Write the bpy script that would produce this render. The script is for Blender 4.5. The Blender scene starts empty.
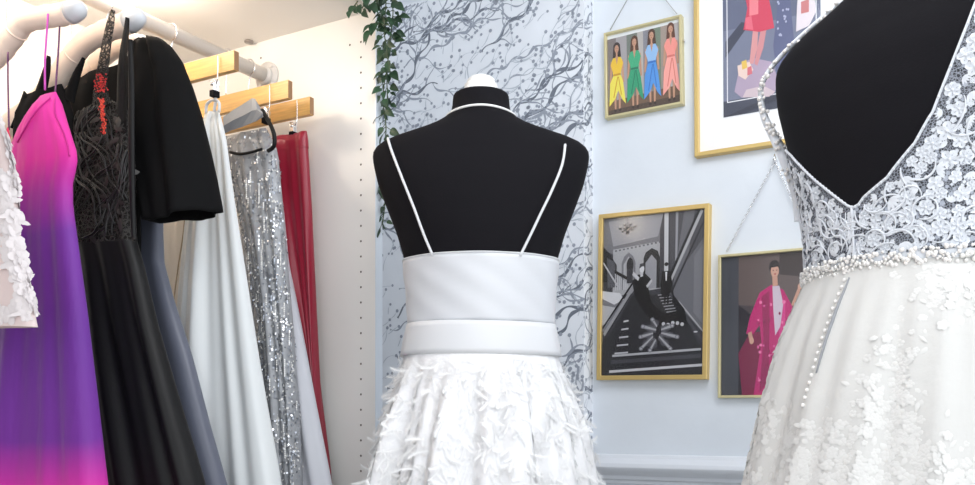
import bpy, math, random
from mathutils import Vector, Matrix
PI = math.pi
R = random.Random(7)
CZ = 1.10                      # camera height
AX = Vector((math.sin(math.radians(30.3)), math.cos(math.radians(30.3)), 0))   # along the clothes rail, into the room
RV = Vector((AX.y, -AX.x, 0))                                                  # along the end wall, to the right
UP = Vector((0, 0, 1))
scn = bpy.context.scene
COL = scn.collection

# ------------------------------------------------------------ camera, world, light
cam = bpy.data.objects.new('camera', bpy.data.cameras.new('camera')); COL.objects.link(cam)
cam.data.sensor_width = 36; cam.data.lens = 928/975*36; cam.data.shift_y = 177.5/975
cam.data.clip_start = .02
cam.location = (0, 0, CZ); cam.rotation_euler = (PI/2, 0, 0); scn.camera = cam
scn.view_settings.view_transform = 'Standard'; scn.view_settings.look = 'None'
scn.view_settings.gamma = 1; scn.view_settings.use_curve_mapping = False
scn.view_settings.exposure = 0.14
W = bpy.data.worlds.new('world'); scn.world = W; W.use_nodes = True
W.node_tree.nodes['Background'].inputs[0].default_value = (.86, .93, 1, 1)
W.node_tree.nodes['Background'].inputs[1].default_value = 1.2

def area(name, loc, target, size, power, color):
    l = bpy.data.lights.new(name, 'AREA'); l.size = size; l.energy = power; l.color = color
    o = bpy.data.objects.new(name, l); COL.objects.link(o); o.location = loc
    o.rotation_euler = (Vector(target)-Vector(loc)).to_track_quat('-Z', 'Y').to_euler()
    return o
area('wall_fill_light', (.50, 1.2, 2.46), (.45, 2.1, .9), 1.0, 17, (.96, .97, 1))  # unseen soft light added overhead to brighten the end wall
area('front_fill_light', (.4, -1.6, 1.6), (.1, 1.8, 1.2), 1.8, 29, (.95, .975, 1))  # soft front fill added behind the camera, no window built there
area('side_fill_light', (2.2, -.2, 1.9), (-.6, 1.7, 1.2), 1.2, 7, (.97, .98, 1))  # unseen weak fill from the right, without a modelled source

# ------------------------------------------------------------ geometry helpers
def PL(px, py, d):
    """point of the vertical plane at distance d along AX seen at a pixel"""
    t = (px-487.5)/928; Y = d/(AX.x*t+AX.y)
    return Vector((t*Y, Y, CZ+(420-py)/928*Y))
def UZ(px, py, d):
    p = PL(px, py, d); return p.dot(RV), p.z
def DU(d, u, z): return AX*d+RV*u+UP*z

ORG = {}
class MB:
    def __init__(s): s.v = []; s.f = []; s.m = []; s.cur = 0
    def add(s, vs, fs):
        b = len(s.v); s.v += [tuple(v) for v in vs]
        for f in fs: s.f.append(tuple(b+i for i in f)); s.m.append(s.cur)
        return s
    def box(s, c, ex, ey, ez):
        c = Vector(c); vs = [c+ex*i+ey*j+ez*k for i in (-1, 1) for j in (-1, 1) for k in (-1, 1)]
        return s.add(vs, [(0, 1, 3, 2), (4, 6, 7, 5), (0, 4, 5, 1), (2, 3, 7, 6), (0, 2, 6, 4), (1, 5, 7, 3)])
    def abox(s, d0, d1, u0, u1, z0, z1):
        return s.box(DU((d0+d1)/2, (u0+u1)/2, (z0+z1)/2), AX*((d1-d0)/2), RV*((u1-u0)/2), UP*((z1-z0)/2))
    def tube(s, path, r, n=8, close=False):
        P = [Vector(p) for p in path]; m = len(P); rs = r if isinstance(r, (list, tuple)) else [r]*m
        vs = []; nrm = None
        for i in range(m):
            if close: t = P[(i+1) % m]-P[i-1]
            else: t = P[min(i+1, m-1)]-P[max(i-1, 0)]
            t.normalize()
            if nrm is None:
                nrm = t.cross(UP) if abs(t.z) < .9 else t.cross(Vector((1, 0, 0)))
            nrm = (nrm-t*nrm.dot(t)).normalized(); b = t.cross(nrm)
            for k in range(n):
                a = 2*PI*k/n; vs.append(P[i]+(nrm*math.cos(a)+b*math.sin(a))*rs[i])
        fs = []
        for i in range(m if close else m-1):
            j = (i+1) % m
            for k in range(n): fs.append((i*n+k, i*n+(k+1) % n, j*n+(k+1) % n, j*n+k))
        if not close: fs += [tuple(range(n-1, -1, -1)), tuple((m-1)*n+k for k in range(n))]
        return s.add(vs, fs)
    def grid(s, rows, closed=True, capa=False, capb=False):
        n = len(rows[0]); vs = [p for r in rows for p in r]; fs = []
        for i in range(len(rows)-1):
            for k in range(n if closed else n-1):
                fs.append((i*n+k, i*n+(k+1) % n, (i+1)*n+(k+1) % n, (i+1)*n+k))
        if capa: fs.append(tuple(range(n)))
        if capb: fs.append(tuple((len(rows)-1)*n+k for k in range(n-1, -1, -1)))
        return s.add(vs, fs)
    def ball(s, c, r, n=8, m=5):
        c = Vector(c); r = Vector(r) if hasattr(r, '__len__') else Vector((r, r, r))
        rows = []
        for i in range(m+1):
            a = PI*(i+.001)/(m+.002)
            rows.append([c+Vector((r.x*math.sin(a)*math.cos(2*PI*k/n), r.y*math.sin(a)*math.sin(2*PI*k/n), r.z*math.cos(a))) for k in range(n)])
        return s.grid(rows, True, True, True)
    def build(s, name, mats, parent=None, smooth=True, base=None, bevel=0, solid=0, sub=0, normals=True):
        if not isinstance(mats, (list, tuple)): mats = [mats]
        if parent is not None: org = ORG[parent.name]
        else: org = Vector(base) if base is not None else Vector((0, 0, 0))
        me = bpy.data.meshes.new(name)
        me.from_pydata([tuple(Vector(v)-org) for v in s.v], [], s.f)
        for m in mats: me.materials.append(m)
        for p, mi in zip(me.polygons, s.m): p.material_index = mi; p.use_smooth = smooth
        me.update()
        o = bpy.data.objects.new(name, me); COL.objects.link(o)
        if parent is not None: o.parent = parent; 
        else: o.location = org
        ORG[o.name] = org
        if solid:
            q = o.modifiers.new('thick', 'SOLIDIFY'); q.thickness = solid; q.offset = -1
        if bevel:
            q = o.modifiers.new('bevel', 'BEVEL'); q.width = bevel; q.segments = 2; q.limit_method = 'ANGLE'
        if sub:
            q = o.modifiers.new('sub', 'SUBSURF'); q.levels = sub; q.render_levels = sub
        return o
def tag(o, label=None, cat=None, group=None, kind=None):
    if label: o['label'] = label
    if cat: o['category'] = cat
    if group: o['group'] = group
    if kind: o['kind'] = kind
    return o
def thing(name, loc, label, cat, group=None):
    o = bpy.data.objects.new(name, None); COL.objects.link(o); o.location = loc; o.empty_display_size = .05
    ORG[o.name] = Vector(loc); return tag(o, label, cat, group)
def lerp(a, b, t): return a+(b-a)*t
def interp(x, pts):
    """pts: list of (x, y...) sorted ascending in x"""
    if x <= pts[0][0]: return pts[0][1]
    for (x0, y0), (x1, y1) in zip(pts, pts[1:]):
        if x <= x1: return y0+(y1-y0)*(x-x0)/(x1-x0+1e-9)
    return pts[-1][1]
def smoothcurve(pts, n=6):
    P = [Vector(p) for p in pts]; out = []
    for i in range(len(P)-1):
        a = P[max(i-1, 0)]; b = P[i]; c = P[i+1]; d = P[min(i+2, len(P)-1)]
        for k in range(n):
            t = k/n
            out.append(.5*((2*b)+(c-a)*t+(2*a-5*b+4*c-d)*t*t+(3*b-a-3*c+d)*t**3))
    out.append(P[-1]); return out

# ------------------------------------------------------------ materials
def mat(name, col, rough=.6, metal=0, sheen=0, spec=.5, bump=0, bscale=200, emis=None, alpha=None, var=0, vscale=3, trans=0, aniso=0, stretch=None, coat=0):
    m = bpy.data.materials.new(name); m.use_nodes = True; nt = m.node_tree; b = nt.nodes['Principled BSDF']
    b.inputs['Base Color'].default_value = (*col, 1); b.inputs['Roughness'].default_value = rough
    b.inputs['Metallic'].default_value = metal; b.inputs['Specular IOR Level'].default_value = spec
    if sheen: b.inputs['Sheen Weight'].default_value = sheen; b.inputs['Sheen Roughness'].default_value = .4
    if coat: b.inputs['Coat Weight'].default_value = coat
    if alpha is not None: b.inputs['Alpha'].default_value = alpha
    if emis: b.inputs['Emission Color'].default_value = (*emis[0], 1); b.inputs['Emission Strength'].default_value = emis[1]
    tc = None
    if bump or var:
        tc = nt.nodes.new('ShaderNodeTexCoord'); mp = nt.nodes.new('ShaderNodeMapping')
        nt.links.new(tc.outputs['Object'], mp.inputs[0])
        if stretch: mp.inputs['Scale'].default_value = stretch
    if bump:
        n = nt.nodes.new('ShaderNodeTexNoise'); n.inputs['Scale'].default_value = bscale; n.inputs['Detail'].default_value = 4
        bp = nt.nodes.new('ShaderNodeBump'); bp.inputs['Strength'].default_value = bump; bp.inputs['Distance'].default_value = .01
        nt.links.new(mp.outputs[0], n.inputs[0]); nt.links.new(n.outputs[0], bp.inputs['Height']); nt.links.new(bp.outputs[0], b.inputs['Normal'])
    if var:
        n = nt.nodes.new('ShaderNodeTexNoise'); n.inputs['Scale'].default_value = vscale; n.inputs['Detail'].default_value = 5
        r = nt.nodes.new('ShaderNodeValToRGB')
        r.color_ramp.elements[0].position = .3; r.color_ramp.elements[1].position = .7
        r.color_ramp.elements[0].color = (*[c*(1-var) for c in col], 1); r.color_ramp.elements[1].color = (*[min(1, c*(1+var)) for c in col], 1)
        nt.links.new(mp.outputs[0], n.inputs[0]); nt.links.new(n.outputs[0], r.inputs[0]); nt.links.new(r.outputs[0], b.inputs['Base Color'])
    return m
def srgb(r, g, b):
    f = lambda c: (c/255/12.92) if c <= 10 else ((c/255+.055)/1.055)**2.4
    return (f(r), f(g), f(b))
WALLM = mat('pale blue wall paint', (.74, .785, .84), .6, var=.04, vscale=5, bump=.04, bscale=60)
TRIMM = mat('pale trim gloss paint', (.80, .83, .88), .4)
CEILM = mat('ceiling white', (.8, .8, .8), .8)
FLOORM = mat('pale oak floor', (.62, .56, .50), .5, var=.15, vscale=2, stretch=(1, 12, 1))
MELA = mat('cream melamine', (.82, .80, .77), .45)
MELE = mat('white melamine edge', (.70, .76, .83), .4)
HOLE = mat('shelf pin hole', (.10, .08, .07), .8)
PAPER = mat('wallpaper ground', (.78, .81, .86), .75, var=.04, vscale=9)
INK = mat('wallpaper ink dark', (.16, .18, .22), .8)
INK2 = mat('wallpaper ink mid', (.32, .35, .41), .8)
INK3 = mat('wallpaper ink pale', (.50, .54, .60), .8)
GOLD = mat('brushed gold frame', (.72, .52, .20), .38, metal=.55)
GOLDP = mat('pale gold frame', (.70, .62, .36), .35, metal=.55)
CHROME = mat('chrome', (.8, .8, .82), .15, metal=1)
STEEL = mat('rail white enamel', (.72, .70, .68), .3)
WOOD = mat('blond hanger wood', (.72, .42, .14), .4, var=.18, vscale=8, stretch=(2, 2, 30), coat=.3)
WOODE = mat('hanger wood end grain', (.28, .15, .07), .6)
PAD = mat('padded satin cream', (.92, .76, .64), .4, sheen=.3, bump=.1, bscale=60)
PADT = mat('pearl grey hanger tip', (.62, .64, .67), .35)
BLACKJ = mat('black jersey', (.0055, .0050, .0070), .85, sheen=.0, spec=.16, bump=.05, bscale=400)
CAPW = mat('white lacquered wood', (.80, .80, .79), .3)
WSATIN = mat('white satin', (.63, .645, .675), .42, sheen=.2, bump=.03, bscale=30)
WBAND = mat('white satin band', (.68, .69, .71), .4, sheen=.2)
WTULLE = mat('white tulle skirt', (.80, .80, .81), .8, bump=.3, bscale=50, var=.05, vscale=14)
FEATH = mat('white feather', (.88, .88, .88), .8, sheen=.3)
IVORY = mat('ivory tulle skirt', (.62, .612, .59), .85, bump=.12, bscale=40)
IVFL = mat('ivory lace flower', (.68, .672, .65), .75)
LACEW = mat('lace flower white', (.72, .745, .79), .75)
LACED = mat('lace thread grey', (.44, .47, .54), .8)
PEARL = mat('pearl bead', (.82, .79, .76), .2, coat=.5)
BEAD = mat('silver bead', (.80, .79, .76), .25, metal=.35)
SLATE = mat('print slate', srgb(92, 98, 118), .5)

def net_mat(name, col, alpha, scale):
    m = bpy.data.materials.new(name); m.use_nodes = True; nt = m.node_tree; b = nt.nodes['Principled BSDF']
    b.inputs['Base Color'].default_value = (*col, 1); b.inputs['Roughness'].default_value = .8
    tc = nt.nodes.new('ShaderNodeTexCoord'); v = nt.nodes.new('ShaderNodeTexVoronoi'); v.feature = 'DISTANCE_TO_EDGE'; v.inputs['Scale'].default_value = scale
    nt.links.new(tc.outputs['Object'], v.inputs['Vector'])
    mr = nt.nodes.new('ShaderNodeMapRange'); mr.inputs[1].default_value = .06; mr.inputs[2].default_value = .16; mr.inputs[3].default_value = min(1, alpha*1.9); mr.inputs[4].default_value = alpha*.35
    nt.links.new(v.outputs[0], mr.inputs[0]); nt.links.new(mr.outputs[0], b.inputs['Alpha'])
    return m
NET = net_mat('white bobbin net', (.46, .49, .56), .34, 300)
NETS = net_mat('silver net', (.5, .5, .5), .6, 150)
GLASSM = bpy.data.materials.new('picture glass'); GLASSM.use_nodes = True
_nt = GLASSM.node_tree; _nt.nodes.clear()
_o = _nt.nodes.new('ShaderNodeOutputMaterial'); _mx = _nt.nodes.new('ShaderNodeMixShader'); _f = _nt.nodes.new('ShaderNodeFresnel'); _f.inputs[0].default_value = 1.45
_t = _nt.nodes.new('ShaderNodeBsdfTransparent'); _g = _nt.nodes.new('ShaderNodeBsdfGlossy'); _g.inputs['Roughness'].default_value = .16
_nt.links.new(_f.outputs[0], _mx.inputs[0]); _nt.links.new(_t.outputs[0], _mx.inputs[1]); _nt.links.new(_g.outputs[0], _mx.inputs[2]); _nt.links.new(_mx.outputs[0], _o.inputs[0])

# ------------------------------------------------------------ setting
DW = 2.2
def structure(o): o['kind'] = 'structure'; return o
b = MB(); b.abox(DW, DW+.1, -1.9, 3.0, 0, 2.5); structure(b.build('wall_back', WALLM, smooth=False))
b = MB(); b.abox(-2.6, DW+.1, -1.9, -1.8, 0, 2.5); structure(b.build('wall_left', WALLM, smooth=False))
b = MB(); b.abox(-2.6, DW+.1, -1.9, 3.0, -.1, 0); structure(b.build('floor', FLOORM, smooth=False))
b = MB(); b.abox(-2.6, DW+.1, -1.9, 3.0, 2.5, 2.6); structure(b.build('ceiling', CEILM, smooth=False))
def profile(prof, u0, u1):
    """prof: (out from wall, z)"""
    mb = MB(); rows = [[DU(DW-o, u, z) for (o, z) in prof] for u in (u0, u1)]
    n = len(prof); mb.add(rows[0]+rows[1], [(i, i+1, n+i+1, n+i) for i in range(n-1)]+[tuple(range(n-1, -1, -1)), tuple(range(n, 2*n))]); return mb
zc = PL(420, 7, DW).z
profile([(0, zc-.012), (.014, zc-.012), (.014, zc), (.02, zc+.012), (.034, zc+.03), (.05, zc+.06), (.085, zc+.1), (.10, zc+.125), (.10, zc+.15), (.12, zc+.16), (.12, 2.5), (0, 2.5)], -1.8, 2.9).build('trim_1', TRIMM, bevel=.002)['kind'] = 'structure'
zd = PL(640, 456, DW).z
dz = [(0, zd+.004), (.008, zd+.002), (.012, zd-.006), (.020, zd-.010), (.030, zd-.018), (.033, zd-.028), (.028, zd-.038), (.016, zd-.046), (.012, zd-.050), (.012, zd-.058), (.006, zd-.062), (.006, zd-.070), (0, zd-.072)]
profile(dz, -1.8, 2.9).build('trim_2', TRIMM, bevel=.001)['kind'] = 'structure'

# wallpapered panel standing proud of the wall, returning on its right side
PT = .055; u_edge = UZ(584, 200, DW-PT)[0]; u_l = -1.62; z_b = PL(586, 446, DW-PT).z; z_t = zc-.012
pn = thing('wallpaper_panel', DU(DW-PT/2, (u_edge+u_l)/2, z_b), 'pale grey wall panel papered with dark wavy coral branches and dots', 'wall panel')
pb = MB()
pb.abox(DW-PT, DW, u_l, u_edge, z_b, z_t)
WU = u_edge-u_l
def wrap(u, z, off=.0006):
    """unrolled paper coordinate -> world"""
    if u <= WU: return DU(DW-PT-off, u_l+u, z)
    return DU(DW-PT+min(u-WU, PT), u_edge+off, z)
def inpan(u, z): return 0 < u < WU+PT*.98 and z_b+.004 < z < z_t-.004
def ribbon(mb, pts, ws, off):
    run = []
    def flush():
        if len(run) > 1:
            rows = []
            for i, (p, w) in enumerate(run):
                q = run[min(i+1, len(run)-1)][0]; o_ = run[max(i-1, 0)][0]
                dx, dy = q[0]-o_[0], q[1]-o_[1]; l = math.hypot(dx, dy)+1e-9; nx, ny = -dy/l*w, dx/l*w
                rows.append([wrap(p[0]+nx, p[1]+ny, off), wrap(p[0]-nx, p[1]-ny, off)])
            mb.grid(rows, closed=False)
        run.clear()
    for p, w in zip(pts, ws):
        if inpan(*p): run.append((p, w))
        else: flush()
    flush()
def dot(mb, u, z, r, off=.0009):
    if not inpan(u-r, z-r) or not inpan(u+r, z+r): return
    mb.add([wrap(u+r*math.cos(a*PI/4), z+r*math.sin(a*PI/4), off) for a in range(8)], [tuple(range(8))])
wr = random.Random(21)
def heading(u, z):
    # branches rise to the right; steeper and more curled low down
    h = .62 + .35*math.sin(3.1*u+1.3*z)+.25*math.sin(5*z)
    return h
dots = []
def branch(u, z, a, L, w, depth, gen, bend=0):
    pts = [(u, z)]; ws = [w]; ph = wr.uniform(0, 6.28); st = .006; n = int(L/st); wl = wr.uniform(.07, .12)
    kids = []
    amp = .55 if gen == 0 else .45
    for i in range(n):
        s_ = i*st
        aa = a+amp*math.sin(s_/wl*6.28+ph)+bend*s_
        u += math.cos(aa)*st; z += math.sin(aa)*st
        pts.append((u, z)); ws.append(w*(.25+.75*math.sin(PI*min(1, (i+2)/n))**.7)*(1+.45*math.sin(s_/wl*6.28*1.5+ph)))
        if gen < 2 and i > 3 and wr.random() < (.16 if gen == 0 else .13):
            kids.append((u, z, aa+wr.choice((-1, 1))*wr.uniform(.35, .95)))
    pb.cur = 1 if (w > .0034) else (2 if w > .0016 else 3)
    ribbon(pb, pts, ws, .0004+.0001*wr.random())
    if gen > 0: dots.append((u, z, wr.uniform(.0042, .0062)))
    for (ku, kz, ka) in kids:
        branch(ku, kz, ka, wr.uniform(.05, .12) if gen == 0 else wr.uniform(.02, .05), w*.5, depth+1, gen+1, wr.uniform(-4, 4))
for i in range(62):
    u0 = wr.uniform(-.15, WU*.9); z0 = z_b-.15+(z_t-z_b+.1)*((i*7 % 62+wr.random())/62)
    branch(u0, z0, wr.uniform(.15, .7), wr.uniform(.25, .55), wr.uniform(.0020, .0050), 0, 0, wr.uniform(-.9, .9))
for i in range(420):     # loose small sprigs that end in a dot
    branch(wr.uniform(0, WU+PT), wr.uniform(z_b, z_t), wr.uniform(.2, 1.3), wr.uniform(.03, .06), .0010, 0, 2, wr.uniform(-5, 5))
pb.cur = 2
for (u, z, r) in dots: dot(pb, u, z, r*.85)
o = pb.build('panel_face', [PAPER, INK, INK2, INK3], pn, smooth=False)
nb = MB(); nb.abox(DW-PT-.002, DW, u_edge-.001, u_edge+.004, z_b, z_t)

# ------------------------------------------------------------ wardrobe
DP = 1.54; u_f = UZ(376, 300, DP)[0]; u_b = u_f-.60; ZT = PL(300, 31, DP).z
wd = thing('open_wardrobe', DU(.9, (u_f+u_b)/2, 0), 'tall open cream wardrobe with a clothes rail and shelf pin holes', 'wardrobe')
# end panel with drilled holes (dark recess discs set into the face)
ep = MB(); ep.abox(DP, DP+.022, u_b, u_f-.002, 0, ZT+.02)
ep.cur = 1
def hole(mb, u, z, r=.0024):
    n = 8; o0 = [DU(DP-.0004, u+r*math.cos(k*PI/4), z+r*math.sin(k*PI/4)) for k in range(n)]
    mb.add(o0, [tuple(range(n))])
uh, _ = UZ(361, 200, DP); zz0 = PL(361, 42, DP).z
for k in range(52): hole(ep, uh, zz0-.032*k)
u2, z2 = UZ(350, 45, DP); hole(ep, u2, z2); u3, z3 = UZ(261, 58, DP); hole(ep, u3, z3)
ep.cur = 2; ep.abox(DP, DP+.022, u_f-.002, u_f, 0, ZT+.02)
ep.build('end_panel', [MELA, HOLE, MELE], wd, smooth=False)
t_ = MB(); t_.abox(.15, .172, u_b, u_f, 0, ZT+.02); t_.build('end_panel', MELA, wd, smooth=False)
t_ = MB(); t_.abox(.172, DP, u_b, u_f, ZT, ZT+.02); t_.build('top_panel', MELA, wd, smooth=False)
t_ = MB(); t_.abox(.172, DP, u_b, u_b+.008, .06, ZT); t_.build('back_panel', MELA, wd, smooth=False)
t_ = MB(); t_.abox(.172, DP, u_b, u_f, .06, .08); t_.abox(.172, DP, u_f-.03, u_f-.015, 0, .06); t_.build('bottom_panel', MELA, wd, smooth=False)
UR, ZR = UZ(268, 77, DP); RR = .0155
t_ = MB(); t_.tube([DU(.172, UR, ZR), DU(DP, UR, ZR)], RR, 20); t_.build('clothes_rail', STEEL, wd)
t_ = MB(); t_.tube([DU(DP-.018, UR, ZR), DU(DP, UR, ZR)], RR+.004, 20)
t_.tube([DU(DP-.006, UR, ZR), DU(DP, UR, ZR)], .032, 20)
for a in (.8, 2.4, 4.0, 5.4): t_.tube([DU(DP-.009, UR+.026*math.cos(a), ZR+.026*math.sin(a)), DU(DP-.004, UR+.026*math.cos(a), ZR+.026*math.sin(a))], .004, 8)
o = t_.build('rail_bracket', STEEL, wd)
u4, z4 = 0, 0
# little fitting on the underside of the top panel
tt = (249-487.5)/928; Yk = (ZT-CZ)*928/(420-41); pk = Vector((tt*Yk, Yk, ZT))
t_ = MB(); t_.tube([pk, pk-UP*.004], .010, 14); t_.build('cam_fitting', mat('dull metal', (.35, .32, .3), .4, metal=.6), wd)
# LED pucks under the top panel; the front one is added to brighten the hangers
pkm = mat('led lens', (1, .9, .78), .4, emis=((1, .86, .68), 14))
for LD, LU, pw, lab in ((.80, -1.40, 1.5, 'added warm puck light under the wardrobe top, brightening the front hangers'), (1.17, -1.47, 3.5, 'warm puck light under the wardrobe top nearer the end panel')):
    pk_ = thing('puck_light', DU(LD, LU, ZT-.022), lab, 'light', 'puck lights under the wardrobe top')
    t_ = MB(); t_.tube([DU(LD, LU, ZT), DU(LD, LU, ZT-.012)], .035, 24); t_.build('housing', CHROME, pk_)
    t_ = MB(); t_.tube([DU(LD, LU, ZT-.012), DU(LD, LU, ZT-.022)], .028, 24); t_.build('lens', pkm, pk_)
    pl = bpy.data.lights.new('puck_bulb', 'POINT'); pl.energy = pw; pl.color = (1, .85, .69); pl.shadow_soft_size = .03
    po = bpy.data.objects.new('puck_bulb', pl); COL.objects.link(po); po.location = DU(LD, LU, ZT-.055)

# ------------------------------------------------------------ mannequins
K = .001832
TOR = [(335, 71, .092), (290, 73, .098), (262, 76, .103), (235, 84, .107), (208, 94.5, .105), (185, 103, .099), (170, 106.5, .092), (160, 108.5, .085), (154, 108.6, .082), (149, 106, .078), (144, 100, .074), (139, 89, .07), (134, 72, .066), (128, 53, .060), (124, 44, .057), (119, 35, .053), (112, 29, .05), (104, 28.6, .047), (97, 28.0, .045)]
TOR = [(520, 70, .088), (470, 78, .095), (420, 79, .097), (370, 74, .094)]+TOR
TA = [((420-y)*K, h*K) for y, h, bb in TOR]; TBk = [((420-y)*K, bb) for y, h, bb in TOR]
def tor_ab(z): return interp(z, TA), interp(z, TBk)
class Form:
    def __init__(s, cx, cy, th, dz, sc): s.c = Vector((cx, cy, CZ+dz)); s.th = th; s.s = sc
    def w(s, lx, ly, z):
        c, n = math.cos(s.th), math.sin(s.th)
        return s.c+Vector((lx*c+ly*n, -lx*n+ly*c, z))*s.s
    def surf(s, deg, z, off=0):
        a, bb = tor_ab(z); t = math.radians(deg)
        return s.w((a+off)*math.cos(t), (bb+off)*math.sin(t), z)
    def normal(s, deg, z):
        du = s.surf(deg+1, z)-s.surf(deg-1, z); dv = s.surf(deg, z+.003)-s.surf(deg, z-.003)
        return du.cross(dv).normalized()
def build_form(f, label, names='dress_form'):
    root = thing(names, Vector((f.c.x, f.c.y, 0)), label, 'mannequin')
    zs = []
    z0, z1 = TA[0][0], TA[-1][0]
    n = 90
    for i in range(n+1): zs.append(z0+(z1-z0)*i/n)
    rows = [[f.surf(360*k/64, z) for k in range(64)] for z in zs]
    a, bb = tor_ab(z1)
    for sc, dzz in ((.97, .003), (.9, .006), (.75, .008), (.4, .009)): rows.append([f.w(a*sc*math.cos(2*PI*k/64), bb*sc*math.sin(2*PI*k/64), z1+dzz) for k in range(64)])
    mb = MB(); mb.grid(rows, True, True, True); o = mb.build('torso', BLACKJ, root)
    sm = o.modifiers.new('smooth', 'SMOOTH'); sm.iterations = 3; sm.factor = .5
    # stepped white neck cap
    prof = [(.0, z1+.004), (.034, z1+.004), (.034, z1+.012), (.030, z1+.014), (.0305, z1+.021), (.026, z1+.024), (.0255, z1+.030), (.020, z1+.035), (.013, z1+.038), (.004, z1+.0395), (.0, z1+.04)]
    mb = MB(); mb.grid([[f.w(r*math.cos(2*PI*k/32), r*math.sin(2*PI*k/32), z) for k in range(32)] for r, z in prof]); mb.build('neck_cap', CAPW, root, bevel=.001)
    zb = f.w(0, 0, z0)
    mb = MB(); mb.tube([Vector((f.c.x, f.c.y, .02)), Vector((f.c.x, f.c.y, zb.z+.02))], .014, 16)
    mb.tube([Vector((f.c.x, f.c.y, 0)), Vector((f.c.x, f.c.y, .02))], .17, 32); mb.build('stand', CAPW, root)
    return root
F1 = Form(-.0119, 1.70, 0.0, 0, 1.0)
m1 = build_form(F1, 'black dress form seen from behind wearing the white feather skirt dress, standing centre')
# cord round the neck
zk = (420-116)*K; mb = MB()
mb.tube([F1.surf(360*k/64, zk-.003*math.cos(2*PI*k/64*2), .0012) for k in range(64)], .0022, 8, close=True); mb.build('neck_cord', CAPW, m1)
F2 = Form(.5966, 1.3200, 1.0534, -.0048, 1.1454)
m2 = build_form(F2, 'black dress form at right whose bare back shows in the lace dress')

# ------------------------------------------------------------ dress 1
d1 = thing('feather_dress', Vector((F1.c.x, F1.c.y, .3)), 'white strappy satin dress with shaggy feather skirt, seen from behind', 'dress')
def ztop1(deg): return (420-262.5)*K+.004*math.cos(math.radians(deg-270)*2)*0
zt1 = (420-262)*K; zb1 = (420-327)*K; zb2 = (420-357)*K
def bod(deg, z):   # bodice surface, straighter than the body
    a = interp(z, [((420-357)*K, 78*K), (zb1, 73.8*K), ((420-300)*K, 74.6*K), (zt1, 78.2*K)])
    bb = interp(z, [((420-357)*K, .098), (zb1, .096), (zt1, .107)])
    t = math.radians(deg); wr_ = .0016*math.sin(deg*.13+z*70)*math.sin(z*55+deg*.05)
    return F1.w((a+wr_)*math.cos(t), (bb+wr_)*math.sin(t), z)
N = 96
mb = MB(); mb.grid([[bod(360*k/N, zb1+(zt1-zb1)*i/14) for k in range(N)] for i in range(15)]); mb.build('bodice', WSATIN, d1, solid=.002)
mb = MB(); mb.grid([[F1.w((interp(z, [(zb2, 80.8*K), (zb1, 74.8*K)])+.001*math.sin(PI*i/6))*math.cos(2*PI*k/N), (.1005+.001*math.sin(PI*i/6))*math.sin(2*PI*k/N), z+.0012*math.sin(2*PI*k/N*2+.5)) for k in range(N)] for i in range(7) for z in [zb2+(zb1+.003-zb2)*i/6]]); mb.build('waistband', WBAND, d1, solid=.0025)
mb = MB(); mb.tube([bod(360*k/N, zt1) for k in range(N)], .0013, 6, close=True); mb.build('bodice_hem', WBAND, d1)
for sgn, pts in ((-1, [(388, 139), (392, 152), (402, 178), (414, 208), (424, 235), (433, 256)]), (1, [(565, 146), (562, 165), (552, 190), (540, 215), (529, 238), (520, 256)])):
    P = []
    def onback(px, py, off):   # ray against the back of the form
        t = (px-487.5)/928; s_ = (420-py)/928; Y = 1.60
        for _ in range(30):
            z = s_*Y; a, bb = tor_ab(z); x = t*Y-F1.c.x; q = max(0, 1-(x/(a+off))**2)
            Y = .5*Y+.5*(F1.c.y-(bb+off)*math.sqrt(q))
        return Vector((t*Y, Y, CZ+s_*Y))
    for p in pts: P.append(onback(*p, .003))
    top = P[0]
    fr = [Vector((top.x+sgn*.001, top.y+.03, top.z+.006)), Vector((top.x-sgn*.004, F1.c.y+.02, top.z+.004)), Vector((top.x-sgn*.02, F1.c.y+.085, top.z-.03)), Vector((top.x-sgn*.04, F1.c.y+.11, zt1+CZ))]
    path = smoothcurve(list(reversed(fr))+P, 5)
    mb = MB(); mb.tube(path, .0024, 8); mb.build('strap', WBAND, d1)
def skirt1(deg, z, off=0):
    t = math.radians(deg); q = (zb2-z)
    a = interp(-z, [(-zb2, .141), (-(420-400)*K, .164), (-(420-440)*K, .184), (-(420-485)*K, .200), (.45, .27), (.8, .33)])
    bb = a*interp(q, [(0, .70), (.2, .86), (.8, .95)])
    fo = min(q*.09, .012)*(math.sin(9*t+.7)+.6*math.sin(17*t+2+q*3))+min(q*.05, .006)*math.sin(29*t+q*9)
    return F1.w((a+off+fo)*math.cos(t), (bb+off+fo)*math.sin(t), z)
mb = MB(); mb.grid([[skirt1(360*k/180, zb2+.004-(zb2+.75)*i/60) for k in range(180)] for i in range(61)]); mb.build('skirt', WTULLE, d1)
fr_ = random.Random(3); fb = MB()
def feather(base, dirv, nrm, L, wd_):
    side = dirv.cross(nrm).normalized(); pts = []
    cv = fr_.uniform(-.5, .5); lift = fr_.uniform(.0, .10)
    n = 9
    for i in range(n+1):
        s_ = i/n; pts.append(base+dirv*(L*s_)+side*(cv*L*s_*s_)+nrm*(.0015+lift*L*s_*s_*.6))
    for i in range(n):
        a, c = pts[i], pts[i+1]; s0 = side*.0005
        fb.add([a-s0, a+s0, c+s0, c-s0], [(0, 1, 2, 3)])
        for j in range(3):
            p = a.lerp(c, j/3); tl = wd_*(.35+.65*math.sin(PI*min(1, (i+j/3)/n*.85+.12)))
            for sg in (-1, 1):
                e = p+(side*sg*fr_.uniform(.75, 1.1)+dirv*fr_.uniform(.4, .9)+nrm*fr_.uniform(-.05, .25))*tl
                w_ = dirv*.00045
                fb.add([p-w_, p+w_, e], [(0, 1, 2)])
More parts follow.
